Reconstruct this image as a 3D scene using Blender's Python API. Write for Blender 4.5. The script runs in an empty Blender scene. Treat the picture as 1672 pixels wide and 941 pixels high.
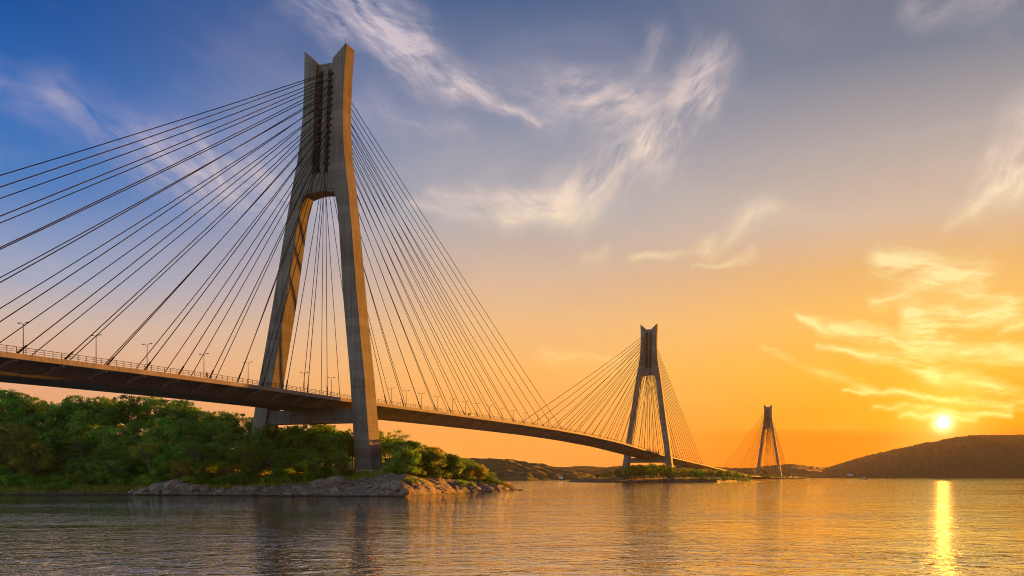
import bpy, math, random
import numpy as np
from mathutils import Vector, noise as mnoise

random.seed(11)
rng = np.random.default_rng(7)
scene = bpy.context.scene
COL = scene.collection

# ------------------------------------------------------------------ camera numbers
F = 1400.0          # focal length in photograph pixels (photograph 1672 x 941)
CX, HY, EYE = 836.0, 777.0, 4.8


def lin(r, g, b):
    def f(c):
        c /= 255.0
        return c / 12.92 if c <= 0.04045 else ((c + 0.055) / 1.055) ** 2.4
    return (f(r), f(g), f(b))


def ndir(px, py):
    """azimuth (deg, to the right) and elevation (deg) of a sight line."""
    x, y, z = px - CX, F, HY - py
    return math.degrees(math.atan2(x, y)), math.degrees(math.atan2(z, math.hypot(x, y)))


# ------------------------------------------------------------------ object helpers
def link(o, parent=None):
    COL.objects.link(o)
    if parent is not None:
        o.parent = parent
    return o


def tag(o, label=None, cat=None, group=None, kind=None):
    if label:
        o['label'] = label
    if cat:
        o['category'] = cat
    if group:
        o['group'] = group
    if kind:
        o['kind'] = kind
    return o


def empty(name, loc=(0, 0, 0), rz=0.0):
    o = bpy.data.objects.new(name, None)
    o.empty_display_size = 0.5
    link(o)
    o.location = loc
    o.rotation_euler = (0, 0, rz)
    return o


class MB:
    """collects vertices and faces, then makes ONE mesh object."""

    def __init__(self):
        self.v, self.f = [], []

    def add(self, vs, fs):
        n = len(self.v)
        self.v += [tuple(p) for p in vs]
        self.f += [tuple(i + n for i in q) for q in fs]

    def box(self, c, sx, sy, sz, ax=None, ay=None, az=None):
        c = Vector(c)
        ax = Vector(ax or (1, 0, 0)) * sx * .5
        ay = Vector(ay or (0, 1, 0)) * sy * .5
        az = Vector(az or (0, 0, 1)) * sz * .5
        vs = [c + i * ax + j * ay + k * az for k in (-1, 1) for j in (-1, 1) for i in (-1, 1)]
        self.add(vs, [(0, 2, 3, 1), (4, 5, 7, 6), (0, 1, 5, 4), (2, 6, 7, 3), (0, 4, 6, 2), (1, 3, 7, 5)])

    def tube(self, pts, rad, n=6, caps=True):
        pts = [Vector(p) for p in pts]
        if not hasattr(rad, '__len__'):
            rad = [rad] * len(pts)
        base = len(self.v)
        ref = None
        for i, p in enumerate(pts):
            t = (pts[min(i + 1, len(pts) - 1)] - pts[max(i - 1, 0)]).normalized()
            if ref is None:
                ref = t.orthogonal().normalized()
            u = (ref - t * ref.dot(t))
            u = u.normalized() if u.length > 1e-6 else t.orthogonal().normalized()
            ref = u
            w = t.cross(u)
            for k in range(n):
                a = 2 * math.pi * k / n
                self.v.append(tuple(p + (u * math.cos(a) + w * math.sin(a)) * rad[i]))
        for i in range(len(pts) - 1):
            for k in range(n):
                a, b = base + i * n + k, base + i * n + (k + 1) % n
                self.f.append((a, b, b + n, a + n))
        if caps:
            self.f.append(tuple(base + k for k in reversed(range(n))))
            e = base + (len(pts) - 1) * n
            self.f.append(tuple(e + k for k in range(n)))

    def loft(self, rings, close=True):
        n = len(rings[0])
        base = len(self.v)
        for r in rings:
            self.v += [tuple(p) for p in r]
        for i in range(len(rings) - 1):
            for k in range(n):
                a, b = base + i * n + k, base + i * n + (k + 1) % n
                self.f.append((a, b, b + n, a + n))
        if close:
            self.f.append(tuple(base + k for k in reversed(range(n))))
            e = base + (len(rings) - 1) * n
            self.f.append(tuple(e + k for k in range(n)))

    def build(self, name, mat, parent=None, smooth=False):
        me = bpy.data.meshes.new(name)
        me.from_pydata(self.v, [], self.f)
        me.materials.append(mat)
        me.update()
        if smooth:
            me.polygons.foreach_set('use_smooth', [True] * len(me.polygons))
        return link(bpy.data.objects.new(name, me), parent)


def mesh_np(name, v, f, mat, parent=None, smooth=False, attrs=None):
    """v (n,3), f (m,k) arrays -> object; attrs = {name: per-vertex float array}."""
    me = bpy.data.meshes.new(name)
    v = np.asarray(v, dtype=np.float32)
    f = np.asarray(f, dtype=np.int32)
    k = f.shape[1]
    me.vertices.add(len(v))
    me.vertices.foreach_set('co', v.ravel())
    me.loops.add(f.size)
    me.loops.foreach_set('vertex_index', f.ravel())
    me.polygons.add(len(f))
    me.polygons.foreach_set('loop_start', np.arange(0, f.size, k, dtype=np.int32))
    me.polygons.foreach_set('loop_total', np.full(len(f), k, dtype=np.int32))
    if smooth:
        me.polygons.foreach_set('use_smooth', np.ones(len(f), dtype=bool))
    for an, av in (attrs or {}).items():
        a = me.attributes.new(an, 'FLOAT', 'POINT')
        a.data.foreach_set('value', np.asarray(av, dtype=np.float32))
    me.materials.append(mat)
    me.update(calc_edges=True)
    me.validate()
    return link(bpy.data.objects.new(name, me), parent)


# ------------------------------------------------------------------ material helpers
class N:
    def __init__(self, tree):
        self.t = tree

    def n(self, kind, **kw):
        nd = self.t.nodes.new(kind)
        for k, v in kw.items():
            setattr(nd, k, v)
        return nd

    def _set(self, sock, v):
        if v is None:
            return
        if isinstance(v, bpy.types.NodeSocket):
            self.t.links.new(v, sock)
        elif hasattr(v, '__len__') and len(v) == 3 and sock.type == 'RGBA':
            sock.default_value = (*v, 1)
        else:
            sock.default_value = v

    def math(self, op, a, b=None, c=None, clamp=False):
        nd = self.n('ShaderNodeMath', operation=op, use_clamp=clamp)
        for s, v in zip(nd.inputs, (a, b, c)):
            self._set(s, v)
        return nd.outputs[0]

    def vec(self, op, a, b=None, scale=None):
        nd = self.n('ShaderNodeVectorMath', operation=op)
        self._set(nd.inputs[0], a)
        self._set(nd.inputs[1], b)
        if scale is not None:
            self._set(nd.inputs['Scale'], scale)
        return nd.outputs['Value'] if op in ('DOT_PRODUCT', 'LENGTH', 'DISTANCE') else nd.outputs[0]

    def mix(self, fac, a, b, mode='MIX', clamp=True):
        nd = self.n('ShaderNodeMix', data_type='RGBA', blend_type=mode)
        nd.clamp_factor = clamp
        self._set(nd.inputs[0], fac)
        self._set(nd.inputs[6], a)
        self._set(nd.inputs[7], b)
        return nd.outputs[2]

    def maprange(self, v, a, b, c=0.0, d=1.0, smooth=False):
        nd = self.n('ShaderNodeMapRange', interpolation_type='SMOOTHSTEP' if smooth else 'LINEAR')
        for s, x in zip(nd.inputs, (v, a, b, c, d)):
            self._set(s, x)
        return nd.outputs[0]

    def noise(self, vec, scale, detail=4, rough=.55, dist=0.0, color=False, dims='3D'):
        nd = self.n('ShaderNodeTexNoise', noise_dimensions=dims)
        self._set(nd.inputs['Vector'], vec)
        nd.inputs['Scale'].default_value = scale
        nd.inputs['Detail'].default_value = detail
        nd.inputs['Roughness'].default_value = rough
        nd.inputs['Distortion'].default_value = dist
        return nd.outputs['Color' if color else 'Fac']

    def mapping(self, vec, scale=(1, 1, 1), rot=(0, 0, 0), loc=(0, 0, 0)):
        nd = self.n('ShaderNodeMapping')
        self._set(nd.inputs[0], vec)
        nd.inputs['Location'].default_value = loc
        nd.inputs['Rotation'].default_value = rot
        nd.inputs['Scale'].default_value = scale
        return nd.outputs[0]

    def ramp(self, fac, stops, interp='LINEAR'):
        nd = self.n('ShaderNodeValToRGB')
        cr = nd.color_ramp
        cr.interpolation = interp
        while len(cr.elements) < len(stops):
            cr.elements.new(0.5)
        for e, (p, c) in zip(cr.elements, stops):
            e.position = p
            e.color = (*c, 1) if len(c) == 3 else c
        self._set(nd.inputs[0], fac)
        return nd.outputs[0]

    def bump(self, h, strength=.5, dist=.1, normal=None):
        nd = self.n('ShaderNodeBump')
        nd.inputs['Strength'].default_value = strength
        nd.inputs['Distance'].default_value = dist
        self._set(nd.inputs['Height'], h)
        if normal is not None:
            self._set(nd.inputs['Normal'], normal)
        return nd.outputs[0]


def new_mat(name):
    m = bpy.data.materials.new(name)
    m.use_nodes = True
    nt = m.node_tree
    b = nt.nodes['Principled BSDF']
    return m, N(nt), b, nt


def put(nt, sock, v):
    if isinstance(v, bpy.types.NodeSocket):
        nt.links.new(v, sock)
    elif hasattr(v, '__len__') and len(v) == 3 and sock.type == 'RGBA':
        sock.default_value = (*v, 1)
    else:
        sock.default_value = v


def geo_pos(n):
    return n.n('ShaderNodeNewGeometry').outputs['Position']


def simple_mat(name, col, rough=.6, metal=0.0, var=.25, scale=3.0, spec=.5):
    m, n, b, nt = new_mat(name)
    b.inputs['Specular IOR Level'].default_value = spec
    nz = n.noise(geo_pos(n), scale, 5)
    c = n.mix(nz, tuple(x * (1 - var) for x in col), tuple(min(1, x * (1 + var)) for x in col))
    put(nt, b.inputs['Base Color'], c)
    b.inputs['Roughness'].default_value = rough
    b.inputs['Metallic'].default_value = metal
    return m


def concrete_mat(name, base, joint=3.6):
    m, n, b, nt = new_mat(name)
    P = geo_pos(n)
    sep = n.n('ShaderNodeSeparateXYZ')
    nt.links.new(P, sep.inputs[0])
    big = n.noise(P, .12, 5, .6)
    streak = n.noise(n.mapping(P, (1.3, 1.3, .045)), 1.0, 5, .65)
    fine = n.noise(P, 2.2, 6, .65)
    # pour lifts: every lift its own tone, a dark joint line between
    lift = n.math('DIVIDE', sep.outputs[2], joint)
    fl = n.math('FLOOR', lift)
    wn = n.n('ShaderNodeTexWhiteNoise', noise_dimensions='1D')
    nt.links.new(fl, wn.inputs['W'])
    fr = n.math('FRACT', lift)
    line = n.maprange(n.math('ABSOLUTE', n.math('SUBTRACT', fr, .5)), .465, .49, 0, 1)
    brk = n.maprange(n.noise(n.mapping(P, (.5, .5, 3)), 1.0, 3), .35, .6)
    line = n.math('MULTIPLY', line, brk)
    tone = n.math('ADD', n.math('MULTIPLY', big, .55), n.math('MULTIPLY', streak, .75))
    tone = n.math('ADD', tone, n.math('MULTIPLY', fine, .3))
    tone = n.math('ADD', tone, n.math('MULTIPLY', wn.outputs[0], .16))
    tone = n.maprange(tone, .55, 1.25, .28, 1.55)
    tone = n.math('MULTIPLY', tone, n.maprange(line, 0, 1, 1, .42))
    c = n.mix(1.0, base, n.n('ShaderNodeCombineColor').outputs[0], 'MULTIPLY')
    cc = n.n('ShaderNodeCombineXYZ')
    for i in range(3):
        nt.links.new(tone, cc.inputs[i])
    c = n.mix(1.0, base, cc.outputs[0], 'MULTIPLY')
    rust = n.maprange(n.noise(n.mapping(P, (2.2, 2.2, .09)), 1.0, 4, .6), .6, .78)
    c = n.mix(n.math('MULTIPLY', rust, .45), c, (base[0] * .55, base[1] * .42, base[2] * .3))
    put(nt, b.inputs['Base Color'], c)
    b.inputs['Roughness'].default_value = .85
    b.inputs['Specular IOR Level'].default_value = .25
    h = n.math('SUBTRACT', n.math('ADD', n.math('MULTIPLY', fine, .35), n.math('MULTIPLY', streak, .3)), line)
    put(nt, b.inputs['Normal'], n.bump(h, .5, .06))
    return m


def leaf_mat(name, col, col2, trans=.35):
    m = bpy.data.materials.new(name)
    m.use_nodes = True
    nt = m.node_tree
    n = N(nt)
    b = nt.nodes['Principled BSDF']
    out = nt.nodes['Material Output']
    at = n.n('ShaderNodeAttribute', attribute_name='tone')
    oi = n.n('ShaderNodeObjectInfo')
    f = n.math('ADD', n.math('MULTIPLY', at.outputs['Fac'], 1.0), n.math('MULTIPLY', n.math('SUBTRACT', oi.outputs['Random'], .5), .4), clamp=True)
    c = n.mix(f, col, col2)
    hs = n.n('ShaderNodeHueSaturation')
    put(nt, hs.inputs['Color'], c)
    put(nt, hs.inputs['Hue'], n.maprange(oi.outputs['Random'], 0, 1, .478, .512))
    wn = n.n('ShaderNodeTexWhiteNoise', noise_dimensions='1D')
    put(nt, wn.inputs['W'], n.math('MULTIPLY', oi.outputs['Random'], 91.7))
    put(nt, hs.inputs['Value'], n.maprange(wn.outputs[0], 0, 1, .62, 1.3))
    put(nt, b.inputs['Base Color'], hs.outputs[0])
    b.inputs['Roughness'].default_value = .5
    b.inputs['Specular IOR Level'].default_value = .3
    tr = n.n('ShaderNodeBsdfTranslucent')
    put(nt, tr.inputs[0], hs.outputs[0])
    mx = n.n('ShaderNodeMixShader')
    mx.inputs[0].default_value = trans
    nt.links.new(b.outputs[0], mx.inputs[1])
    nt.links.new(tr.outputs[0], mx.inputs[2])
    nt.links.new(mx.outputs[0], out.inputs[0])
    return m


M = {}
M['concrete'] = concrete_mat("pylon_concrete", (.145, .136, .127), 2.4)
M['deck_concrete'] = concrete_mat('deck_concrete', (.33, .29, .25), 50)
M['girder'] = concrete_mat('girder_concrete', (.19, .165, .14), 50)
M['asphalt'] = simple_mat('asphalt', (.05, .05, .05), .9)
M['paint'] = simple_mat('white_paint', (.7, .7, .68), .6)
M['cable'] = simple_mat('cable_sheath', (.016, .015, .015), .9, spec=.05)
M['steel'] = simple_mat('dark_steel', (.035, .032, .03), .8, spec=.1)
M['galv'] = simple_mat('galvanised_steel', (.075, .07, .066), .8, spec=.1)
M['bark'] = simple_mat('bark', (.11, .085, .06), .9, 0, .4, 4)
M['palebark'] = simple_mat('pale_bark', (.17, .145, .11), .85, 0, .3, 4)
M['leafdark'] = leaf_mat('dark_leaves', (.045, .115, .014), (.23, .42, .045), .42)
M['leafmid'] = leaf_mat('green_leaves', (.09, .20, .018), (.26, .44, .04), .45)
M['leafgold'] = leaf_mat('yellow_leaves', (.22, .23, .022), (.38, .32, .04), .45)
M['car'] = simple_mat('car_paint', (.05, .015, .012), .6, 0, .05, spec=.2)
M['glass'] = simple_mat('dark_glass', (.02, .022, .025), .4, spec=.3)
M['rubber'] = simple_mat('rubber', (.02, .02, .02), .8)
M['hull'] = simple_mat('boat_hull', (.12, .1, .09), .5)
M['white'] = simple_mat('white_wall', (.5, .46, .42), .7, spec=.1)
M['tile'] = simple_mat('roof_tile', (.10, .065, .05), .9, spec=.1)
M['skin'] = simple_mat('skin', (.35, .2, .14), .6)
M['cloth'] = simple_mat('dark_cloth', (.03, .03, .04), .9)
M['denim'] = simple_mat('denim', (.03, .045, .08), .9)
M['hair'] = simple_mat('hair', (.012, .01, .009), .6)

# ------------------------------------------------------------------ the bridge line
TC = [(-55.33, 241.0), (106.6, 672.4), (427.9, 1429.6)]     # pylon centres (x, y)
PX = np.polyfit([c[1] for c in TC], [c[0] for c in TC], 2)
_ys = np.linspace(20, 1900, 94001)
_xs = np.polyval(PX, _ys)
_dx = 2 * PX[0] * _ys + PX[1]
_s = np.cumsum(np.sqrt(1 + _dx * _dx) * (_ys[1] - _ys[0]))
_s -= np.interp(241.0, _ys, _s)
S2 = float(np.interp(672.4, _ys, _s))
S3 = float(np.interp(1429.6, _ys, _s))
SK = [(-230, 22.4), (-110, 24.0), (-84, 24.6), (-44, 25.3), (0, 25.6), (42, 26.2), (80, 26.7), (134, 27.2), (195, 27.5), (250, 27.2),
      (322, 25.9), (446, 21.3), (507, 19.6), (652, 15.6), (760, 12.0), (874, 8.3), (990, 5.0), (1100, 3.4), (1283, 3.0), (1500, 3.0), (1700, 3.0)]
_sg = np.linspace(-230, 1700, 1931)
_hg = np.interp(_sg, [a for a, _ in SK], [b for _, b in SK])
_ker = np.hanning(61)
_ker /= _ker.sum()
_hg = np.convolve(np.pad(_hg, 30, mode='edge'), _ker, mode='valid')


def frame(s):
    y = float(np.interp(s, _s, _ys))
    x = float(np.polyval(PX, y))
    k = 2 * PX[0] * y + PX[1]
    d = Vector((k, 1, 0)).normalized()
    return Vector((x, y, 0)), d, Vector((d.y, -d.x, 0))


def deck_h(s):
    return float(np.interp(s, _sg, _hg))


def dpt(s, w, dz=0.0):
    c, d, e = frame(s)
    return c + e * w + Vector((0, 0, deck_h(s) + dz))


bridge = empty('cable_stayed_bridge', (TC[0][0], TC[0][1], 0))
tag(bridge, 'long concrete cable-stayed bridge with three A-shaped pylons crossing from the wooded shore', 'bridge')
ORIG = Vector((TC[0][0], TC[0][1], 0))


def bpart(mb, name, mat, parent, smooth=False):
    """build in world coordinates, store relative to the bridge root (parents carry no offset of their own)."""
    mb.v = [(p[0] - ORIG.x, p[1] - ORIG.y, p[2]) for p in mb.v]
    return mb.build(name, mat, parent, smooth)


OUT = [(-3, 22.0), (7, 20.5), (17.5, 18.8), (32, 16.9), (40, 15.55), (55, 13.3), (75, 10.5), (84, 9.1), (92.6, 7.55), (99, 6.8), (106, 6.35), (115, 6.35), (124, 6.7)]
INN = [(-3, 16.9), (6.2, 15.6), (31, 12.6), (55, 9.0), (72, 7.0), (84, 5.3)]
DEP = [(-3, 7.2), (20, 6.2), (55, 5.5), (84, 5.0), (124, 4.7)]


def itp(tab, h):
    return float(np.interp(h, [a for a, _ in tab], [b for _, b in tab]))


_hh = np.linspace(-3, 124, 509)
_oo = np.interp(_hh, [a for a, _ in OUT], [b for _, b in OUT])
_k = np.hanning(33)
_k /= _k.sum()
_oo = np.convolve(np.pad(_oo, 16, mode='edge'), _k, mode='valid')


def outer(h):
    return float(np.interp(h, _hh, _oo))


ANCH_H = [89.5 + 1.78 * i for i in range(16)]


def make_pylon(st, lean, label, s_left, s_right, crad, base_h):
    C0, d, e = frame(st)

    def P(lat, dep, h):
        return C0 + e * (lat + lean * (h - 25)) + d * dep + Vector((0, 0, h))

    def ring(i, o, D, h, hi=None):
        c = .18
        hi = h if hi is None else hi        # height at the inner edge

        def q(l, dp):
            t = (l - i) / (o - i)
            return P(l, dp, hi + (h - hi) * t)
        return [q(i + c, -D / 2), q(o - c, -D / 2), q(o, -D / 2 + c), q(o, D / 2 - c), q(o - c, D / 2), q(i + c, D / 2), q(i, D / 2 - c), q(i, -D / 2 + c)]

    def mirror(r):
        return r

    # head: two columns joined by a recessed web and the solid lintel over the portal
    mb = MB()
    for sg in (1, -1):
        rings = []
        for h in list(np.arange(84, 119.6, 1.5)) + [119.7]:
            i_, o_ = 2.56, outer(h)
            if h < 89:
                i_ = 2.56
            r = ring(i_, o_, itp(DEP, h), h)
            rings.append(r)
        rings.append(ring(2.56, outer(123.4), itp(DEP, 123), 123.4, 119.9))
        if sg < 0:
            rr = []
            for r in rings:
                q = []
                for p in r:
                    h = p.z
                    ctr = C0 + e * (lean * (h - 25)) + Vector((0, 0, h))
                    l = (p - ctr).dot(e)
                    q.append(p - e * (2 * l))
                rr.append(list(reversed(q)))
            rings = rr
        mb.loft(rings)
    # web
    for (h0, h1, dd0, dd1) in ((88.6, 119.4, -1.2, 1.2),):
        rings = []
        for h in np.linspace(h0, h1, 9):
            rings.append([P(-2.57, dd0, h), P(2.57, dd0, h), P(2.57, dd1, h), P(-2.57, dd1, h)])
        mb.loft(rings)
    D = itp(DEP, 86)
    rings = []
    for h in (84.0, 88.6):
        rings.append([P(-2.57, -D / 2 + .02, h), P(2.57, -D / 2 + .02, h), P(2.57, D / 2 - .02, h), P(-2.57, D / 2 - .02, h)])
    mb.loft(rings)
    pylon = bpart(mb, 'pylon', M['concrete'], bridge)
    pylon['label'] = label
    # legs
    for sg in (1, -1):
        mb = MB()
        rings = []
        hs = list(np.arange(base_h - 2.0, 83.5, 3.0)) + [83.985]
        for h in hs:
            i_ = itp(INN, h)
            o_ = outer(h)
            if h > 79:       # haunch under the lintel
                i_ -= (h - 79) / 5 * .7
            r = ring(i_, o_, itp(DEP, h), h)
            if sg < 0:
                q = []
                for p in r:
                    ctr = C0 + e * (lean * (p.z - 25)) + Vector((0, 0, p.z))
                    q.append(p - e * (2 * (p - ctr).dot(e)))
                r = list(reversed(q))
            rings.append(r)
        mb.loft(rings)
        bpart(mb, 'leg', M['concrete'], pylon)
    # footings
    if lean > .005:
        for sg in (1, -1):
            mb = MB()
            l0 = sg * (itp(INN, base_h + 2) + outer(base_h + 2)) / 2
            zt = 6.35 if lean > .03 else 2.9
            zb = zt - 5
            q = [P(l0 + a * 4.2, b * 5.2, zb) - e * (lean * (zb - 25) - lean * (zt - 25)) for a, b in ((-1, -1), (1, -1), (1, 1), (-1, 1))]
            q2 = [p + Vector((0, 0, zt - zb)) for p in q]
            mb.loft([q, q2])
            bpart(mb, 'footing', M['deck_concrete'], pylon)
    # soffit of the portal: shallow curved lintel between the legs
    mb = MB()
    rings = []
    for l in np.linspace(-4.6, 4.6, 13):
        z0 = 83.97
        z1 = 82.9 + .75 * (1 - (l / 4.6) ** 2)
        Dh = itp(DEP, 84) * .5 - .05
        rings.append([P(l, -Dh, z1), P(l, Dh, z1), P(l, Dh, z0), P(l, -Dh, z0)])
    mb.loft(rings)
    bpart(mb, 'lintel', M['concrete'], pylon)
    # crossbeam under the deck
    dh = deck_h(st)
    top = min(23.2, dh - 2.1)
    bot = max(base_h + .3, top - 3.8)
    if top - bot > .5:
        mb = MB()
        rings = []
        for l in np.linspace(-1, 1, 5):
            a0, a1 = (itp(INN, bot) + .15), (itp(INN, top) + .15)
            rings.append([P(l * a0, -2.3, bot), P(l * a0, 2.3, bot), P(l * a1, 2.3, top), P(l * a1, -2.3, top)])
        mb.loft(rings)
        bpart(mb, 'crossbeam', M['concrete'], pylon)
    # anchor boxes, each plane on a dark rail standing in for slot shade
    for l in (-1.5, 1.5):
        mb = MB()
        for sd in (-1, 1):
            zc = (ANCH_H[0] + ANCH_H[-1]) / 2
            mb.box(P(l, sd * 1.28, zc), 1.3, .2, ANCH_H[-1] - ANCH_H[0] + 2.4, e, d, Vector((0, 0, 1)) + e * lean)
            for h in ANCH_H:
                mb.box(P(l, sd * 1.6, h), .8, .7, .9, e, d)
                mb.box(P(l + (-.62 if l > 0 else .62), sd * 1.4, h + .5), .3, .4, .4, e, d)
        bpart(mb, 'anchor_rail_shade', M['steel'], pylon)
    if lean > .03:
        for l in (2.95, ):
            for h in ANCH_H[:15]:
                mb = MB()
                mb.box(P(l + .02, -itp(DEP, h) / 2 - .22, h + 1.3), .42, .5, .45, e, d)
                mb.box(P(l + .02, -itp(DEP, h) / 2 - .3, h + 1.0), .3, .3, .2, e, d)
                bpart(mb, 'maintenance_bracket', M['steel'], pylon)
        mb = MB()
        mb.tube([P(6.0, -1.6, 122.8), P(6.0, -1.6, 125.2)], [.05, .025], 5)
        bpart(mb, 'lightning_rod', M['steel'], pylon)
    # stay cables
    for side, ss in ((-1, s_left), (1, s_right)):
        for w in (-1, 1):
            for i, sx in enumerate(ss):
                h = ANCH_H[min(15, int(round(i * 15 / max(1, len(ss) - 1))))]
                a = P(w * 1.5, side * 1.8, h)
                bpos = dpt(st + sx, w * 11.35, .15)
                mb = MB()
                mid = (a + bpos) / 2 - Vector((0, 0, (a - bpos).length * .004))
                mb.tube([a, a * .75 + bpos * .25 - Vector((0, 0, (a - bpos).length * .003)), mid,
                         a * .25 + bpos * .75 - Vector((0, 0, (a - bpos).length * .003)), bpos], crad, 5, False)
                u = (mid - bpos).normalized()
                mb.tube([bpos - u * .5, bpos + u * 2.6, bpos + u * 3.0], [crad * 2.0, crad * 1.8, crad], 6)
                bpart(mb, 'stay_cable', M['cable'], pylon, True)
    return pylon


make_pylon(0.0, .047, 'tall main pylon on the wooded shore, its side face lit orange',
           [-(12 + 9.35 * k) for k in range(16)],
           [10.5, 21, 32.5, 44.4, 56.7, 69, 81.1, 94.1, 107.5, 120.5, 133.6, 147.7, 160.9, 174.9, 189.6, 204], .098, 2.0)
make_pylon(S2, .012, 'middle pylon standing on the low islet',
           [-(14 + 17.1 * k) for k in range(16)], [13 + 11.9 * k for k in range(16)], .14, 0.5)
make_pylon(S3, -.01, 'farthest and smallest pylon before the brown hill',
           [-(30 + 26 * k) for k in range(15)], [16 + 12.6 * k for k in range(15)], .17, 0.3)


# deck --------------------------------------------------------------
def sweep(prof, s0, s1, step, scale_low=None):
    """prof: list of (w, z) clockwise; swept along the bridge line."""
    mb = MB()
    rings = []
    s = s0
    while s < s1 + .01:
        dh = deck_h(s)
        k = 1.0
        if dh < 6:
            k = max(.35, (dh - .6) / 5.4)
        rings.append([dpt(s, w, z * k if z < -.9 else z) for (w, z) in prof])
        s += step
    mb.loft(rings)
    return mb


S_A, S_B = -216, 1640
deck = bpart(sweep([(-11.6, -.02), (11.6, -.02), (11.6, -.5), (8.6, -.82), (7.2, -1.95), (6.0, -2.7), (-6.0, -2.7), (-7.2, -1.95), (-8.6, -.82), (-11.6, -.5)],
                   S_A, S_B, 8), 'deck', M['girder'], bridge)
for sg in (1, -1):
    a, b_ = (11.603, 12.1) if sg > 0 else (-12.1, -11.603)
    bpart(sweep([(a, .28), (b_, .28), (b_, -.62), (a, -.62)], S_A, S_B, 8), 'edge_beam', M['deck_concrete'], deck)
    # railing
    mb = MB()
    w = sg * 11.85
    s = S_A
    while s < 760:
        mb.box(dpt(s, w, .28 + .5), .09, .09, 1.02)
        s += 1.75 if s < 330 else 3.5
    for z in (.62, .95, 1.33):
        pts = []
        s = S_A
        while s < 1200:
            pts.append(dpt(s, w, z))
            s += 8
        mb.tube(pts, .045 if z < 1.3 else .06, 4)
    bpart(mb, 'railing', M['galv'], deck)
bpart(sweep([(-10.6, .012), (10.6, .012), (10.6, -.015), (-10.6, -.015)], S_A, S_B, 8), 'road_surface', M['asphalt'], deck)
bpart(sweep([(-.5, .5), (.5, .5), (.6, .02), (-.6, .02)], S_A, S_B, 8), 'median_barrier', M['deck_concrete'], deck)
for w in (-5.4, 5.4):
    mb = MB()
    s = -210
    while s < 470:
        p = [dpt(s, w - .08, .018), dpt(s, w + .08, .018), dpt(s + 4, w + .08, .018), dpt(s + 4, w - .08, .018)]
        mb.add(p, [(0, 1, 2, 3)])
        s += 10
    bpart(mb, 'lane_marking', M['paint'], deck)
# struts under the cantilevered slab
ss = [-(12 + 9.35 * k) for k in range(0, 20)] + [10.5, 21, 32.5, 44.4, 56.7, 69, 81.1, 94.1, 107.5, 120.5, 133.6, 147.7, 160.9, 174.9, 189.6, 204] + [220 + 17.1 * k for k in range(13)]
for s in ss:
    mb = MB()
    mb.tube([dpt(s, 6.9, -2.1), dpt(s, 11.3, -.66)], [.15, .13], 6)
    c, d, e = frame(s)
    mb.box(dpt(s, 11.0, -.72), .9, .5, .3, e, d)
    mb.add([dpt(s, 7.4, -1.75), dpt(s, 11.0, -.55), dpt(s, 8.7, -.82), dpt(s + .35, 7.4, -1.75), dpt(s + .35, 11.0, -.55), dpt(s + .35, 8.7, -.82)],
           [(0, 1, 2), (3, 5, 4), (0, 3, 4, 1), (1, 4, 5, 2), (2, 5, 3, 0)])
    bpart(mb, 'strut', M['deck_concrete'], deck)
# approach piers between the islet pylon and the far one, and behind the main pylon
for s in (-118, 560, 620, 690, 760, 830, 900, 970):
    dh = deck_h(s)
    c, d, e = frame(s)
    if s < 0:
        continue
    mb = MB()
    for l in (-4.2, 4.2):
        rr = []
        for z in (-3.0, dh - 3.5, dh - 2.66):
            k = 1.0 if z < dh - 3 else 1.5
            rr.append([c + e * (l + .9 * k * math.cos(a)) + d * (.9 * k * math.sin(a)) + Vector((0, 0, z)) for a in np.linspace(0, 2 * math.pi, 13)[:-1]])
        mb.loft(rr)
    bpart(mb, 'pier', M['deck_concrete'], bridge)

# ------------------------------------------------------------------ street lamps on the median
def make_lamp():
    r = empty('street_lamp')
    mb = MB()
    mb.tube([(0, 0, 0), (0, 0, .5), (0, 0, 6.9)], [.13, .1, .06], 8)
    mb.box((0, 0, .06), .4, .4, .12)
    mb.build('pole', M['galv'], r)
    for sg in (1, -1):
        mb = MB()
        mb.tube([(0, 0, 6.75), (sg * .35, 0, 6.98), (sg * .75, 0, 7.08)], .04, 6)
        arm = mb.build('arm', M['galv'], r)
        mb = MB()
        mb.box((sg * 1.0, 0, 7.1), .62, .26, .12)
        mb.box((sg * 1.02, 0, 7.035), .45, .2, .05)
        mb.build('lamp_head', M['steel'], arm)
    return r


def copy_tree(o, parent=None):
    c = o.copy()
    COL.objects.link(c)
    if parent is not None:
        c.parent = parent
        c.matrix_parent_inverse = o.matrix_parent_inverse.copy()
    for ch in list(o.children):
        copy_tree(ch, c)
    return c


ORD = ['first', 'second', 'third', 'fourth', 'fifth', 'sixth', 'seventh', 'eighth', 'ninth', 'tenth', 'eleventh', 'twelfth', 'thirteenth', 'fourteenth',
       'fifteenth', 'sixteenth', 'seventeenth', 'eighteenth', 'nineteenth', 'twentieth', 'twenty-first', 'twenty-second', 'twenty-third', 'twenty-fourth',
       'twenty-fifth', 'twenty-sixth', 'twenty-seventh', 'twenty-eighth', 'twenty-ninth', 'thirtieth']
lampS = [-94.2, -77.8, -64.2, -46.4, -30.1, -5.4, 8.5, 28, 45.5, 56.3, 68.1, 81.5, 95.4, 108, 120, 134, 149, 164, 180, 198, 216, 236, 256, 276, 298, 320, 342, 364, 388, 412, 436,
         466, 492, 520, 548, 576, 606, 640, 676, 712]
lamp0 = make_lamp()
left_l = sorted([s for s in lampS if s < -9], reverse=True)
mid_l = sorted([s for s in lampS if -9 < s < 20])
span_l = sorted([s for s in lampS if 20 <= s < S2 - 8])
far_l = sorted([s for s in lampS if s >= S2 - 8])
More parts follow.
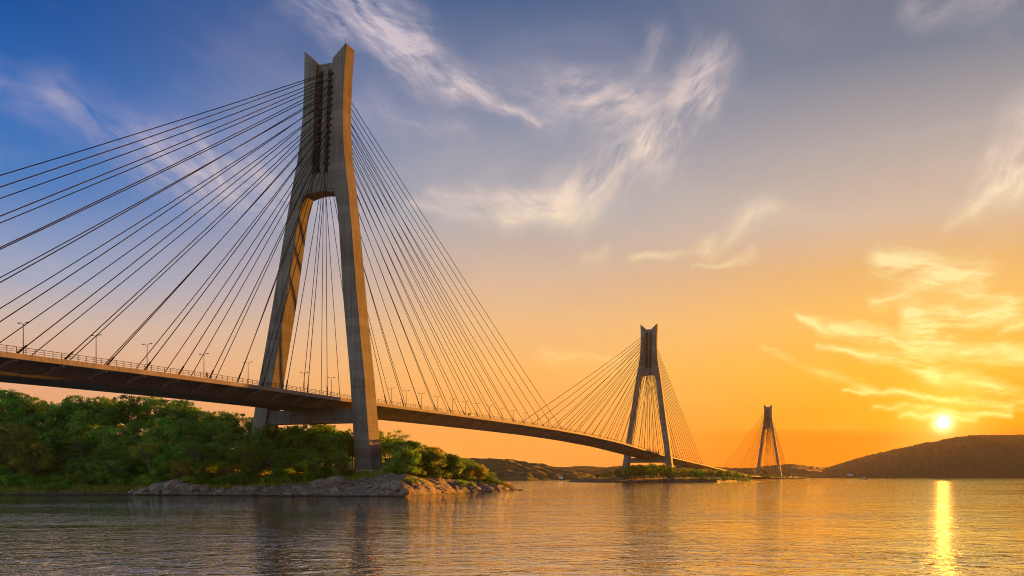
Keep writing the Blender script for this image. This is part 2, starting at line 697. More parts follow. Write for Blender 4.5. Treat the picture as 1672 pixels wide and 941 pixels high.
for i, s in enumerate(lampS):
    o = lamp0 if i == 0 else copy_tree(lamp0)
    c, d, e = frame(s)
    o.location = dpt(s, 0, .5)
    o.rotation_euler = (0, 0, math.atan2(e.y, e.x))
    if s in left_l:
        lb = 'double-armed street lamp on the deck, %s one left of the main pylon' % ORD[left_l.index(s)]
    elif s in mid_l:
        lb = 'double-armed street lamp seen between the main pylon legs, %s of two from left' % ORD[mid_l.index(s)]
    elif s in span_l:
        lb = 'double-armed street lamp on the main span, %s one right of the main pylon' % ORD[span_l.index(s)]
    else:
        lb = 'tiny street lamp on the deck, %s one right from the middle pylon' % ORD[far_l.index(s)]
    tag(o, lb, 'street lamp', 'street lamps along the bridge deck')

# ------------------------------------------------------------------ terrain
def px_of(x, y):
    return CX + F * x / y


SHORE = [(-700, 205), (0, 215), (215, 213), (400, 203), (550, 198.5), (660, 198.5), (700, 214), (760, 243), (815, 262), (846, 276)]
GP = {   # inland distance -> height, at several bearings
    -700: [(-6, -1.5), (0, 0), (2, .45), (6, 1.7), (12, 3), (25, 7.5), (60, 21), (80, 22), (125, 16), (180, -2)],
    100: [(-6, -1.5), (0, 0), (2, .4), (6, 1.7), (11, 2.6), (25, 7), (60, 20), (80, 21), (120, 15), (170, -2)],
    330: [(-6, -1.5), (0, 0), (2, .8), (8, 2.2), (14, 3.2), (28, 8), (60, 15), (80, 16), (120, 12), (170, -2)],
    450: [(-6, -1.5), (0, 0), (3, 1.0), (9, 2.2), (18, 3.8), (34, 5.8), (60, 8.5), (80, 9), (110, 6), (150, -2)],
    600: [(-6, -1.5), (0, 0), (4, 1.5), (10, 3.0), (20, 5.0), (32, 6.2), (45, 6.8), (60, 7), (90, 4), (120, -2)],
    660: [(-6, -1.5), (0, 0), (4, 1.6), (10, 3.4), (20, 5.2), (30, 6.4), (45, 7), (60, 5.5), (85, 1), (100, -2)],
    760: [(-6, -1.5), (0, 0), (3, 1.1), (8, 2.5), (16, 3.9), (24, 4.2), (34, 3), (48, 0), (60, -2), (100, -2)],
    815: [(-6, -1.5), (0, 0), (2, .6), (6, 1.5), (11, 2.0), (15, 1.8), (20, .8), (26, -1), (40, -2), (100, -2)],
    846: [(-6, -1.5), (0, 0), (1.5, .3), (3, .3), (5, -.4), (8, -1), (20, -2), (30, -2), (50, -2), (100, -2)],
    880: [(-6, -2), (0, -2), (100, -2)],
}
GU = sorted(GP)


def shore_y(u):
    return float(np.interp(u, [a for a, _ in SHORE], [b for _, b in SHORE])) + (1.6 * mnoise.noise((u * .021, 3.1, 0)) + 1.0 * mnoise.noise((u * .07, 1.1, 0))) * (1 if u < 830 else .3)


def ground_base(u, t):
    u = min(max(u, GU[0]), GU[-1])
    j = 1
    while j < len(GU) - 1 and u > GU[j]:
        j += 1
    a, b = GU[j - 1], GU[j]
    k = (u - a) / (b - a)
    k = k * k * (3 - 2 * k) if 330 <= a < 815 else k
    ha = np.interp(t, [p for p, _ in GP[a]], [q for _, q in GP[a]])
    hb = np.interp(t, [p for p, _ in GP[b]], [q for _, q in GP[b]])
    return float(ha * (1 - k) + hb * k)


def rockmask(u, t, x, y):
    m = float(np.interp(u, [0, 195, 225, 285, 345, 420, 470, 560, 620, 800, 846], [.05, .15, .95, 1, .75, .8, .7, .85, 1, 1, 1]))
    lim = float(np.interp(u, [0, 215, 285, 360, 450, 560, 640, 760, 846], [1.0, 4, 9, 6, 10, 17, 21, 13, 14]))
    n = mnoise.noise((x * .16, y * .16, 5)) * .38 + mnoise.noise((x * .5, y * .5, 9)) * .2
    edge = max(0, min(1, (lim - t) / (lim * .35) + n))
    return max(0.0, min(1.0, m * edge * 1.1 + n * .5 * (1 if edge > .05 else 0)))


def rough_h(x, y, rk, t):
    if t < -3:
        return 0
    wx = x + 2.2 * mnoise.noise((x * .2, y * .2, 11)) + .8 * mnoise.noise((x * .6, y * .6, 12))
    wy = y + 2.2 * mnoise.noise((x * .2, y * .2, 15)) + .8 * mnoise.noise((x * .6, y * .6, 16))
    a = 1 - abs(mnoise.noise((wx * .2 + wy * .06, wy * .26 - wx * .08, 2.2))) * 2
    b = 1 - abs(mnoise.noise((wx * .7 + wy * .15, wy * .8 - wx * .2, 7.7))) * 2
    c = mnoise.noise((x * 2.1, y * 2.1, 4.4))
    g = mnoise.noise((x * .09, y * .09, 1.0)) * .5 + mnoise.noise((x * .4, y * .4, 1.0)) * .12
    return rk * (a * .55 + b * .34 + c * .2 - .25) * min(1, max(.25, (t + 3) / 6)) + g * min(1, max(0, t / 8))


def ground_at(x, y):
    u = px_of(x, y)
    t = y - shore_y(u)
    return ground_base(u, t)


us = np.concatenate([np.arange(-700, -60, 14), np.arange(-60, 884, 2.6)])
ts = np.concatenate([np.arange(-6, 0, .8), np.arange(0, 28, .38), np.arange(28, 70, 1.6), np.arange(70, 186, 6)])
verts, rocka = [], []
for u in us:
    sy = shore_y(u)
    for t in ts:
        y = sy + t
        x = (u - CX) / F * y
        rk = rockmask(u, t, x, y)
        z = ground_base(u, t) + rough_h(x, y, rk, t)
        verts.append((x, y, z))
        rocka.append(rk)
nu, ntt = len(us), len(ts)
idx = np.arange(nu * ntt).reshape(nu, ntt)
faces = np.stack([idx[:-1, :-1], idx[1:, :-1], idx[1:, 1:], idx[:-1, 1:]], -1).reshape(-1, 4)


def terrain_mat(name, grass=(.10, .15, .022), grass2=(.24, .23, .032), rk=1.0):
    m, n, b, nt = new_mat(name)
    P = geo_pos(n)
    sep = n.n('ShaderNodeSeparateXYZ')
    nt.links.new(P, sep.inputs[0])
    at = n.n('ShaderNodeAttribute', attribute_name='rock')
    n1 = n.noise(P, .5, 6, .6)
    n2 = n.noise(P, 2.6, 6, .7)
    n3 = n.noise(n.mapping(P, (.5, 1.2, 3.0), (0.3, .5, .4)), 1.4, 5, .65)
    rock = n.ramp(n3, [(.25, (.06, .048, .04)), (.45, (.17, .14, .12)), (.6, (.28, .235, .2)), (.8, (.38, .33, .29))])
    rock = n.mix(n.maprange(n1, .45, .7), rock, (.16, .11, .075))
    if rk != 1.0:
        rock = n.mix(1.0, rock, (rk, rk, rk), 'MULTIPLY')
    crack = n.n('ShaderNodeTexVoronoi', feature='DISTANCE_TO_EDGE')
    nt.links.new(n.mapping(n.vec('ADD', P, n.vec('SCALE', n.noise(P, .8, 4, color=True), scale=1.3)), (.55, .8, 1.5), (.2, .4, .5)), crack.inputs['Vector'])
    crack.inputs['Scale'].default_value = 1.0
    cr = n.maprange(crack.outputs['Distance'], 0, .09)
    rock = n.mix(cr, (.05, .04, .032), rock)
    g = n.mix(n.maprange(n1, .35, .65), grass, grass2)
    g = n.mix(n.maprange(n2, .4, .75), g, (.03, .035, .012))
    soil = n.mix(n2, (.075, .05, .032), (.14, .095, .06))
    g = n.mix(n.maprange(n.math('ADD', n.noise(P, .28, 4), n.maprange(sep.outputs[2], .3, 1.8, .22, 0)), .56, .68), g, soil)
    mask = n.maprange(n.math('ADD', at.outputs['Fac'], n.math('MULTIPLY', n.math('SUBTRACT', n2, .5), .7)), .35, .6)
    c = n.mix(mask, g, rock)
    wet = n.maprange(n.math('ADD', sep.outputs[2], n.math('MULTIPLY', n2, .2)), .18, .5)
    c = n.mix(wet, (.022, .018, .013), c)
    put(nt, b.inputs['Base Color'], c)
    b.inputs['Roughness'].default_value = .9
    b.inputs['Specular IOR Level'].default_value = .2
    h = n.math('ADD', n.math('MULTIPLY', n2, .6), n.math('MULTIPLY', n.math('MULTIPLY', cr, mask), .5))
    put(nt, b.inputs['Normal'], n.bump(h, .8, .25))
    return m


M['terrain'] = terrain_mat('shore_ground')
isl = mesh_np('terrain', verts, faces, M['terrain'], None, True, {'rock': rocka})
tag(isl, 'rocky wooded shore under the main pylon with a grassy bank', None, None, 'structure')


# low islets of the other pylons
def islet(name, label, u0, u1, shore, prof, du, mat):
    vs, rk = [], []
    uu = np.arange(u0, u1 + .1, du)
    tt = np.concatenate([np.arange(-8, 40, 2.0), np.arange(40, 200, 8)])
    for u in uu:
        k = min(1, max(0, min((u - u0) / (.10 * (u1 - u0)), (u1 - u) / (.22 * (u1 - u0)))))
        k = k * k * (3 - 2 * k)
        sy = np.interp(u, [a for a, _ in shore], [b for _, b in shore]) + 4 * mnoise.noise((u * .06, 8, 0))
        for t in tt:
            y = sy + t
            x = (u - CX) / F * y
            h = np.interp(t, [a for a, _ in prof], [b for _, b in prof])
            h = -2 + (h + 2) * (.0 + 1.0 * k)
            r = max(0, min(1, (9 - t) / 7 + mnoise.noise((x * .1, y * .1, 0)) * .7))
            h += (mnoise.noise((x * .12, y * .12, 0)) * .5 + r * mnoise.noise((x * .4, y * .4, 0)) * .6) * k
            vs.append((x, y, h))
            rk.append(r)
    a, b = len(uu), len(tt)
    ix = np.arange(a * b).reshape(a, b)
    fs = np.stack([ix[:-1, :-1], ix[1:, :-1], ix[1:, 1:], ix[:-1, 1:]], -1).reshape(-1, 4)
    o = mesh_np(name, vs, fs, mat, None, True, {'rock': rk})
    return tag(o, label, None, None, 'structure')


M['islet'] = terrain_mat('islet_ground', (.03, .045, .012), (.06, .06, .016), .45)
I2S = [(915, 655), (960, 612), (1110, 600), (1170, 640), (1260, 860)]
I2P = [(-8, -2), (0, 0), (4, 1.2), (30, 1.9), (55, 2.4), (90, 3.2), (140, 2.4), (200, -2)]
islet('terrain', 'low grassy islet under the middle pylon', 912, 1262, I2S, I2P, 1.8, M['islet'])
I3S = [(1215, 1330), (1330, 1330)]
I3P = [(-8, -2), (0, 0), (6, 1.2), (60, 1.8), (140, 2.0), (200, -2)]
islet('terrain', 'far flat islet under the smallest pylon', 1205, 1338, I3S, I3P, 1.6, M['islet'])


# hills ---------------------------------------------------------------
def hill_mat(name, c1, c2):
    m, n, b, nt = new_mat(name)
    P = geo_pos(n)
    v = n.n('ShaderNodeTexVoronoi')
    nt.links.new(P, v.inputs['Vector'])
    v.inputs['Scale'].default_value = .11
    f = n.math('ADD', n.math('MULTIPLY', n.noise(P, .02, 5, .6), .8), n.math('MULTIPLY', v.outputs['Distance'], .35))
    put(nt, b.inputs['Base Color'], n.mix(n.maprange(f, .3, .85), c1, c2))
    b.inputs['Roughness'].default_value = 1
    b.inputs['Specular IOR Level'].default_value = .05
    h = n.math('ADD', n.noise(P, .12, 4, .6), n.math('MULTIPLY', v.outputs['Distance'], -.6))
    put(nt, b.inputs['Normal'], n.bump(h, .6, 2.0))
    return m


M['hill'] = hill_mat('forested_hill', (.032, .042, .018), (.068, .082, .034))
M['hillhaze'] = hill_mat('haze_tinted_hill', (.15, .078, .03), (.19, .10, .037))  # evening haze painted in: base colour warmed and lightened


def hill(label, ridge, yr, front, back, mat, du, rows, canopy):
    """ridge: (bearing px, skyline py) seen from the shore; yr: ridge distance; front: shoreline distance by bearing."""
    u0, u1 = ridge[0][0], ridge[-1][0]
    uu = np.arange(u0, u1 + .1, du)
    vs = []
    tt = np.concatenate([np.linspace(-.08, 1, rows), np.linspace(1.06, 2.0, rows // 3)])
    yrf = (lambda u: np.interp(u, [a for a, _ in yr], [b for _, b in yr])) if hasattr(yr, '__len__') else (lambda u: yr)
    for u in uu:
        ry = float(yrf(u))
        fy = float(np.interp(u, [a for a, _ in front], [b for _, b in front]))
        top = EYE + (HY - np.interp(u, [a for a, _ in ridge], [b for _, b in ridge])) / F * ry
        for t in tt:
            y = fy + (ry - fy) * t if t <= 1 else ry + back * (t - 1)
            x = (u - CX) / F * y
            if t < 0:
                h = -3.0
            elif t <= 1:
                h = top * (math.sin(t * math.pi / 2) ** .85)
            else:
                h = top * math.cos((t - 1) * math.pi / 2)
            fade = min(1, max(0, t * 12)) * min(1, max(0, top / 12))
            big = (mnoise.noise((x * .006, y * .006, 3)) + .6 * mnoise.noise((x * .016, y * .016, 8))) * top * .16 * math.sin(min(1, max(0, t)) * math.pi)
            cn = mnoise.noise((x * .035, y * .035, 1)) * .4 + mnoise.noise((x * .09, y * .09, 6)) * .6
            vs.append((x, y, h + big * fade + canopy * cn * fade))
    a, b = len(uu), len(tt)
    ix = np.arange(a * b).reshape(a, b)
    fs = np.stack([ix[:-1, :-1], ix[1:, :-1], ix[1:, 1:], ix[:-1, 1:]], -1).reshape(-1, 4)
    o = mesh_np('hill', vs, fs, mat, None, False)
    return tag(o, label, None, None, 'structure')


hill('nearer green wooded hill behind the rocky point', [(560, 752), (700, 748), (790, 750.5), (840, 753.5), (890, 762), (935, 770), (985, 781), (1010, 786)],
     1150, [(560, 850), (860, 850), (1010, 1020)], 260, M['hill'], 1.4, 80, 4.5)
hill('hazy low ridge between the green hill and the middle pylon', [(840, 775), (890, 765), (930, 763), (960, 761.5), (990, 764), (1010, 761.5), (1040, 761), (1100, 762.5), (1170, 763.5), (1230, 766), (1270, 774)],
     2050, [(840, 1650), (1270, 1650)], 300, M['hill'], 2.0, 40, 4)
hill('low rounded hill behind the smallest pylon', [(1150, 776), (1190, 768), (1240, 763.5), (1290, 759), (1345, 764.5), (1390, 773)],
     2350, [(1150, 1750), (1390, 1750)], 300, M['hillhaze'], 2.0, 40, 4)
hill('long brown hill under the setting sun', [(1270, 777), (1310, 772), (1345, 766), (1372, 758.5), (1420, 746), (1480, 733), (1540, 722.5), (1600, 712.8), (1640, 713), (1700, 713), (1850, 722), (2050, 745), (2300, 768), (2400, 776)],
     2750, [(1270, 1700), (1400, 1750), (1672, 2100), (2400, 2400)], 500, M['hillhaze'], 1.6, 90, 7)

# ------------------------------------------------------------------ water
def water_mat():
    m, n, b, nt = new_mat('estuary_water')
    P = geo_pos(n)
    put(nt, b.inputs['Base Color'], (.018, .048, .038))
    b.inputs['Roughness'].default_value = .02
    b.inputs['IOR'].default_value = 1.6
    b.inputs['Coat Weight'].default_value = 1.0
    b.inputs['Coat Roughness'].default_value = .02
    b.inputs['Coat IOR'].default_value = 2.0
    def ridge(sc, rot, detail, pw, dist):
        v = n.noise(n.mapping(P, sc, (0, 0, rot)), 1.0, detail, .5, dist)
        v = n.math('SUBTRACT', 1.0, n.math('ABSOLUTE', n.math('MULTIPLY_ADD', v, 3.2, -1.6)), clamp=True)
        return n.math('POWER', v, pw)
    a = ridge((.065, .085, 1), .06, 3, 3.5, .6)
    b_ = ridge((.20, .24, 1), -.10, 3, 4.0, .7)
    c_ = ridge((.52, .62, 1), .14, 3, 3.5, .8)
    c2 = ridge((1.2, 1.4, 1), -.2, 3, 3.0, .8)
    d_ = n.noise(n.mapping(P, (1.5, 3.2, 1), (0, 0, .3)), 1.0, 3, .6, .3)
    gust = n.maprange(n.noise(n.mapping(P, (.010, .028, 1)), 1.0, 4, .6), .34, .66, .35, 1.3)
    h = n.math('ADD', n.math('MULTIPLY', a, .050), n.math('MULTIPLY', b_, .031))
    h = n.math('ADD', h, n.math('MULTIPLY', c_, .019))
    h = n.math('ADD', h, n.math('MULTIPLY', c2, .0075))
    h = n.math('ADD', h, n.math('MULTIPLY', d_, .002))
    h = n.math('MULTIPLY', h, gust)
    bn = n.bump(h, 1.0, 1.0)
    put(nt, b.inputs['Normal'], bn)
    put(nt, b.inputs['Coat Normal'], bn)
    return m


M['water'] = water_mat()
mb = MB()
mb.add([(-3200, -350, 0), (4200, -350, 0), (4200, 3900, 0), (-3200, 3900, 0)], [(0, 1, 2, 3)])
wat = mb.build('water', M['water'])
tag(wat, 'rippled strait water reflecting the orange sky', None, None, 'structure')

# ------------------------------------------------------------------ trees
def leaf_quads(cent, normal, size, aspect, roll):
    """diamond-like leaf quads. cent (n,3) normal (n,3) size (n,)"""
    n = len(cent)
    nn = normal / (np.linalg.norm(normal, axis=1, keepdims=True) + 1e-9)
    ref = np.where(np.abs(nn[:, 2:3]) > .9, np.array([[1., 0, 0]]), np.array([[0, 0, 1.]]))
    a = np.cross(nn, ref)
    a /= np.linalg.norm(a, axis=1, keepdims=True) + 1e-9
    b = np.cross(nn, a)
    c, s = np.cos(roll)[:, None], np.sin(roll)[:, None]
    t = a * c + b * s
    w = np.cross(nn, t)
    L = size[:, None] * .5
    W = L * aspect
    v = np.stack([cent - t * L, cent + w * W + t * L * .1, cent + t * L - nn * L * .25, cent - w * W + t * L * .1], 1)
    return v.reshape(-1, 3)


def make_crown(clumps, per, lsize, r, flat=.75):
    vs, tone = [], []
    for (c, rad, tn) in clumps:
        k = int(per * (rad ** 2) / 1.6)
        dirs = r.normal(size=(k, 3))
        dirs /= np.linalg.norm(dirs, axis=1, keepdims=True)
        rr = rad * (r.random(k) ** .45)
        cen = np.array(c) + dirs * rr[:, None] * np.array([1, 1, flat])
        nor = dirs * .95 + np.array([0, 0, .4]) + r.normal(size=(k, 3)) * .55
        sz = lsize * (.6 + .8 * r.random(k))
        vs.append(leaf_quads(cen, nor, sz, .42, r.random(k) * 6.28))
        tone.append(np.repeat(np.clip(tn + r.normal(size=k) * .16, 0, 1), 4))
    v = np.concatenate(vs)
    return v, np.arange(len(v)).reshape(-1, 4), np.concatenate(tone)


def rosette(c, L, nleaf, r, tn, droop=.5, up=.35):
    """star of long drooping compound fronds."""
    vs, tone = [], []
    a0 = r.random() * 6.28
    for i in range(nleaf):
        a = a0 + 6.283 * i / nleaf + r.normal() * .15
        d = np.array([math.cos(a), math.sin(a), 0])
        sd = np.array([-d[1], d[0], 0])
        l = L * (.75 + .5 * r.random())
        upk = up + r.normal() * .15
        seg = 5
        for j in range(seg):
            t = (j + .6) / seg
            p = np.array(c) + d * l * t + np.array([0, 0, l * (upk * t - droop * t * t)])
            for sg in (-1, 1):
                q = p + sd * sg * l * .10
                nrm = np.array([0, 0, 1.]) + sd * sg * .35 + r.normal(size=3) * .25
                vs.append(leaf_quads(q[None], nrm[None], np.array([l * .34]), .4, np.array([0.0]))
                          if False else _blade(q, sd * sg + d * .55, nrm, l * .30))
                tone += [min(1, max(0, tn + r.normal() * .18))] * 4
    return np.concatenate(vs), tone


def _blade(p, t, nrm, L):
    t = t / np.linalg.norm(t)
    w = np.cross(nrm, t)
    w /= np.linalg.norm(w) + 1e-9
    n2 = np.cross(t, w)
    return np.array([p - t * L * .35, p + w * L * .2, p + t * L * .65 - n2 * 0 - np.array([0, 0, L * .15]), p - w * L * .2])


def limb_points(a, b, r, bend=.12, k=5):
    a, b = np.array(a, float), np.array(b, float)
    L = np.linalg.norm(b - a)
    pts = []
    off = r.normal(size=3) * bend * L
    for i in range(k):
        t = i / (k - 1)
        pts.append(tuple(a + (b - a) * t + off * math.sin(math.pi * t) + np.array([0, 0, L * .08 * math.sin(math.pi * t)])))
    return pts


def proto_tree(name, kind, seed):
    r = np.random.default_rng(seed)
    root = empty(name)
    mb = MB()
    clumps, ros = [], []
    if kind in ('round', 'gold', 'tall'):
        H = 10.0 if kind != 'tall' else 12.5
        R = 4.3 if kind != 'tall' else 2.9
        zc = H * .6
        trunk_top = H * .42
        mb.tube([(0, 0, -1), (.1, .05, H * .15), (r.normal() * .2, r.normal() * .2, trunk_top)], [.34, .26, .2], 7)
        n = 40 if kind == 'round' else 34
        for i in range(n):
            d = r.normal(size=3)
            d /= np.linalg.norm(d)
            rr = (.45 + .55 * r.random() ** .5)
            wob = 1 + .22 * math.sin(3 * math.atan2(d[1], d[0]) + seed) + .15 * r.normal()
            c = np.array([d[0] * R * rr * wob, d[1] * R * rr * wob, zc + d[2] * H * .36 * rr])
            if c[2] < H * .2:
                c[2] = H * .2 + r.random()
            rad = (1.0 + .8 * r.random()) * (1 if kind != 'tall' else .8)
            clumps.append((c, rad, float(np.clip(r.random() ** 1.3 * 1.05, 0, 1))))
        # twig tips that break the outline
        for i in range(26):
            d = r.normal(size=3)
            d[2] = abs(d[2]) * .9 + .1
            d /= np.linalg.norm(d)
            c = np.array([d[0] * R * 1.12, d[1] * R * 1.12, zc + d[2] * H * .42])
            clumps.append((c, .45 + .3 * r.random(), .6))
        for c, rad, _ in clumps[:14]:
            mb.tube(limb_points((0, 0, trunk_top * (.75 + .25 * r.random())), c, r), [.15, .12, .09, .06, .03], 5, False)
        v, f, tone = make_crown(clumps, 100, .5, r)
        lm = M['leafgold'] if kind == 'gold' else M['leafdark']
        bark = M['palebark'] if kind == 'gold' else M['bark']
    else:           # umbrella: bare pale stem, flat layered crown of drooping compound fronds
        H = 9.0
        R = 3.6
        tt = H * .55
        lx, ly = r.normal() * .4, r.normal() * .4
        mb.tube([(0, 0, -1), (lx * .3, ly * .3, H * .25), (lx, ly, tt)], [.24, .19, .15], 7)
        tips = []
        for i in range(20):
            a = 6.283 * i / 20 + r.normal() * .2
            rr = R * (.15 + .85 * math.sqrt(r.random()))
            z = H * (.93 - .22 * (rr / R) ** 2) + r.normal() * .35 - (H * .16 if i % 4 == 0 else 0)
            tips.append((lx + rr * math.cos(a), ly + rr * math.sin(a), z))
        vs, tone = [], []
        for tp in tips:
            mb.tube(limb_points((lx, ly, tt * (.9 + .1 * r.random())), tp, r, .08), [.1, .08, .06, .045, .03], 5, False)
            q, t_ = rosette(tp, 1.45, 11, r, .35 + .5 * r.random())
            vs.append(q)
            tone += t_
            k = 34
            cen = np.array(tp) + r.normal(size=(k, 3)) * np.array([.55, .55, .3])
            nor = r.normal(size=(k, 3)) * .5 + np.array([0, 0, 1])
            vs.append(leaf_quads(cen, nor, .35 + .3 * r.random(k), .4, r.random(k) * 6.28))
            tone += list(np.repeat(np.clip(.5 + r.normal(size=k) * .25, 0, 1), 4))
        v = np.concatenate(vs)
        f = np.arange(len(v)).reshape(-1, 4)
        lm = {'umbrella': M['leafmid'], 'umbrella_gold': M['leafgold']}[kind]
        bark = M['palebark']
    mb.build('trunk', bark, root, True)
    mesh_np('crown', v, f, lm, root, False, {'tone': tone})
    return root, H


def proto_shrub(name, kind, seed):
    r = np.random.default_rng(seed)
    root = empty(name)
    mb = MB()
    clumps = []
    for i in range(15):
        a = r.random() * 6.28
        rr = 1.7 * math.sqrt(r.random())
        z = .55 + 1.75 * r.random() * (1 - rr / 2.6)
        clumps.append((np.array([rr * math.cos(a), rr * math.sin(a), z]), .5 + .45 * r.random(), .3 + .5 * r.random()))
    for c, _, _ in clumps[:7]:
        mb.tube(limb_points((r.normal() * .15, r.normal() * .15, -.3), c, r, .1, 4), [.06, .05, .035, .02], 5, False)
    v, f, tone = make_crown(clumps, 130, .38, r)
    vs, tn = [v], list(tone)
    for c, rad, t in clumps[4:12]:
        q, t_ = rosette(c + np.array([0, 0, rad * .5]), 1.0, 8, r, .65)
        vs.append(q)
        tn += t_
    v = np.concatenate(vs)
    f = np.arange(len(v)).reshape(-1, 4)
    mb.build('stem', M['bark'], root, True)
    mesh_np('foliage', v, f, {'d': M['leafdark'], 'm': M['leafmid'], 'g': M['leafgold']}[kind], root, False, {'tone': tn})
    return root, 2.9


protos = {
    'round': [proto_tree('broadleaf_tree', 'round', s) for s in (1, 2, 3, 4)],
    'gold': [proto_tree('yellow_leaved_tree', 'gold', s) for s in (5, 6)],
    'tall': [proto_tree('tall_tree', 'tall', s) for s in (7, 8)],
    'umbrella': [proto_tree('umbrella_tree', 'umbrella', s) for s in (9, 10, 11)],
    'umbrella_gold': [proto_tree('feathery_tree', 'umbrella_gold', s) for s in (12, 13)],
    'sd': [proto_shrub('shrub', 'd', 21), proto_shrub('shrub', 'd', 22)],
    'sm': [proto_shrub('shrub', 'm', 23), proto_shrub('shrub', 'm', 24)],
    'sg': [proto_shrub('shrub', 'g', 25)],
}
used = set()
PLANTS = []     # (object, kind, u, region, row)


def plant(kind, x, y, H, region, row, z=None, wide=1.0):
    pr, h0 = protos[kind][random.randrange(len(protos[kind]))]
    if pr.name in used:
        o = copy_tree(pr)
    else:
        o = pr
        used.add(pr.name)
    k = H / h0
    o.location = (x, y, (ground_at(x, y) if z is None else z) - .25)
    o.rotation_euler = (random.uniform(-.05, .05), random.uniform(-.05, .05), random.uniform(0, 6.28))
    o.scale = (k * wide, k * wide, k)
    PLANTS.append((o, kind, px_of(x, y), region, row))
    return o


SKY = [(-400, 590), (-200, 612), (0, 632), (40, 640), (75, 655), (105, 650), (140, 645), (200, 649), (245, 645), (300, 651), (332, 662), (352, 673), (400, 672), (412, 680), (440, 694),
       (470, 690), (500, 694), (530, 690), (570, 700), (630, 704), (660, 718), (700, 724), (722, 736), (760, 746), (785, 762), (800, 776), (820, 790), (846, 803)]


def allow(u, x, y):
    py = np.interp(u, [a for a, _ in SKY], [b for _, b in SKY])
    return EYE + (HY - py) / F * y - ground_at(x, y)


def near_leg(x, y, rad=6.5):
    c, d, e = frame(0)
    for l in (18.6, -19.5):
        q = c + e * l
        if math.hypot(x - q.x, y - q.y) < rad:
            return True
    return False


def place_px(kind, u, t, H, region, row, wide=1.0):
    y = shore_y(u) + t
    x = (u - CX) / F * y
    return plant(kind, x, y, H, region, row, None, wide)


# trees one can pick out in the photograph
for (k, u, t, H, w) in (('gold', 18, 14, 15.5, .95), ('gold', 52, 10, 11.5, .9), ('umbrella', 182, 17, 10.0, .85), ('umbrella_gold', 247, 15, 10.2, .95), ('umbrella', 326, 14, 11.3, 1.05),
                        ('umbrella', 402, 15, 10.0, .9), ('umbrella', 446, 14, 9.0, .85), ('umbrella', 655, 26, 10.5, .9), ('umbrella_gold', 706, 22, 8.8, .95), ('umbrella_gold', 734, 18, 7.6, .9),
                        ('gold', 782, 14, 5.6, .8), ('umbrella', 803, 11, 4.4, .8)):
    reg = 'left' if u < 410 else ('between' if u < 600 else 'right')
    place_px(k, u, t, H, reg, 'front', w)

rows = [(13, 6.2, 6.4), (19, 6.4, 7.4), (26, 6.6, 8.4), (34, 7.2, 9.4), (43, 7.6, 10.2), (54, 8.0, 11.5), (66, 8.6, 12.5)]
for t0, gap, hn in rows:
    u = -70.0
    while u < 835:
        u0 = u
        u += gap * F / (shore_y(u) + t0) * random.uniform(.8, 1.2)
        kt = float(np.interp(u0, [420, 640, 760, 835], [1.0, .62, .42, .3]))
        off = float(np.interp(u0, [440, 560, 640, 760, 835], [0, 11, 15, 8, 5]))
        t = off + t0 * kt + random.uniform(-2.2, 2.2) * kt
        yy = shore_y(u0) + t
        xx = (u0 - CX) / F * yy
        if near_leg(xx, yy):
            continue
        if 566 < u0 < 634 and t < 40:
            continue
        if ground_at(xx, yy) < .8:
            continue
        a = allow(u0, xx, yy)
        if a < 2.6:
            continue
        last = (t0 >= 54) or (u0 > 420 and t0 >= 34)
        H = min(a * random.uniform(.86, 1.0), hn * random.uniform(.8, 1.2))
        if last:
            H = min(a, 14.5) * random.uniform(.88, 1.02)
        kind = random.choices(['round', 'tall', 'umbrella', 'gold', 'umbrella_gold'], [6.5, .8, 2.2, .3, .2] if u0 < 640 else [3, .3, 2.5, .8, 1.2])[0]
        if t0 > 30:
            kind = random.choices(['round', 'tall', 'umbrella'], [7, .8, .4])[0]
        if kind == 'tall' and H < 7:
            kind = 'round'
        reg = 'left' if u0 < 410 else ('between' if u0 < 600 else 'right')
        row = 'front' if t0 < 22 else ('mid' if t0 < 50 else 'ridge')
        plant(kind, xx, yy, H, reg, row, None, random.uniform(.95, 1.2) if H > 6 else 1.25)

# shrubs along the foot of the wood
for i in range(112):
    u = -40 + 880 * (i + random.uniform(-.45, .45)) / 112
    t = np.interp(u, [0, 100, 215, 330, 450, 560, 640, 760, 830], [9, 8.5, 9, 8, 12, 19, 22, 13, 9]) + random.uniform(-.8, 5.5)
    if 572 < u < 632:
        continue
    H = random.uniform(2.2, 4.6) * (.65 if u > 740 else 1)
    place_px(random.choices(['sd', 'sm', 'sg'], [3, 4, .6])[0], u, t, H, 'left' if u < 410 else ('between' if u < 600 else 'right'), 'shrub', random.uniform(.9, 1.25))
for (u, t, H, k) in ((84, 4.5, 2.9, 'sm'), (66, 5, 2.1, 'sm'), (104, 5.0, 2.2, 'sm'), (675, 9, 2.4, 'sd'), (664, 10, 1.8, 'sm'), (752, 7, 2.4, 'sm'), (768, 6, 2.0, 'sm'),
                     (548, 20, 1.7, 'sm'), (588, 27.0, .9, 'sd'), (620, 27, .8, 'sg'), (606, 25.5, .8, 'sm')):
    place_px(k, u, t, H, 'left' if u < 410 else ('between' if u < 600 else 'right'), 'shrub', 1.3)

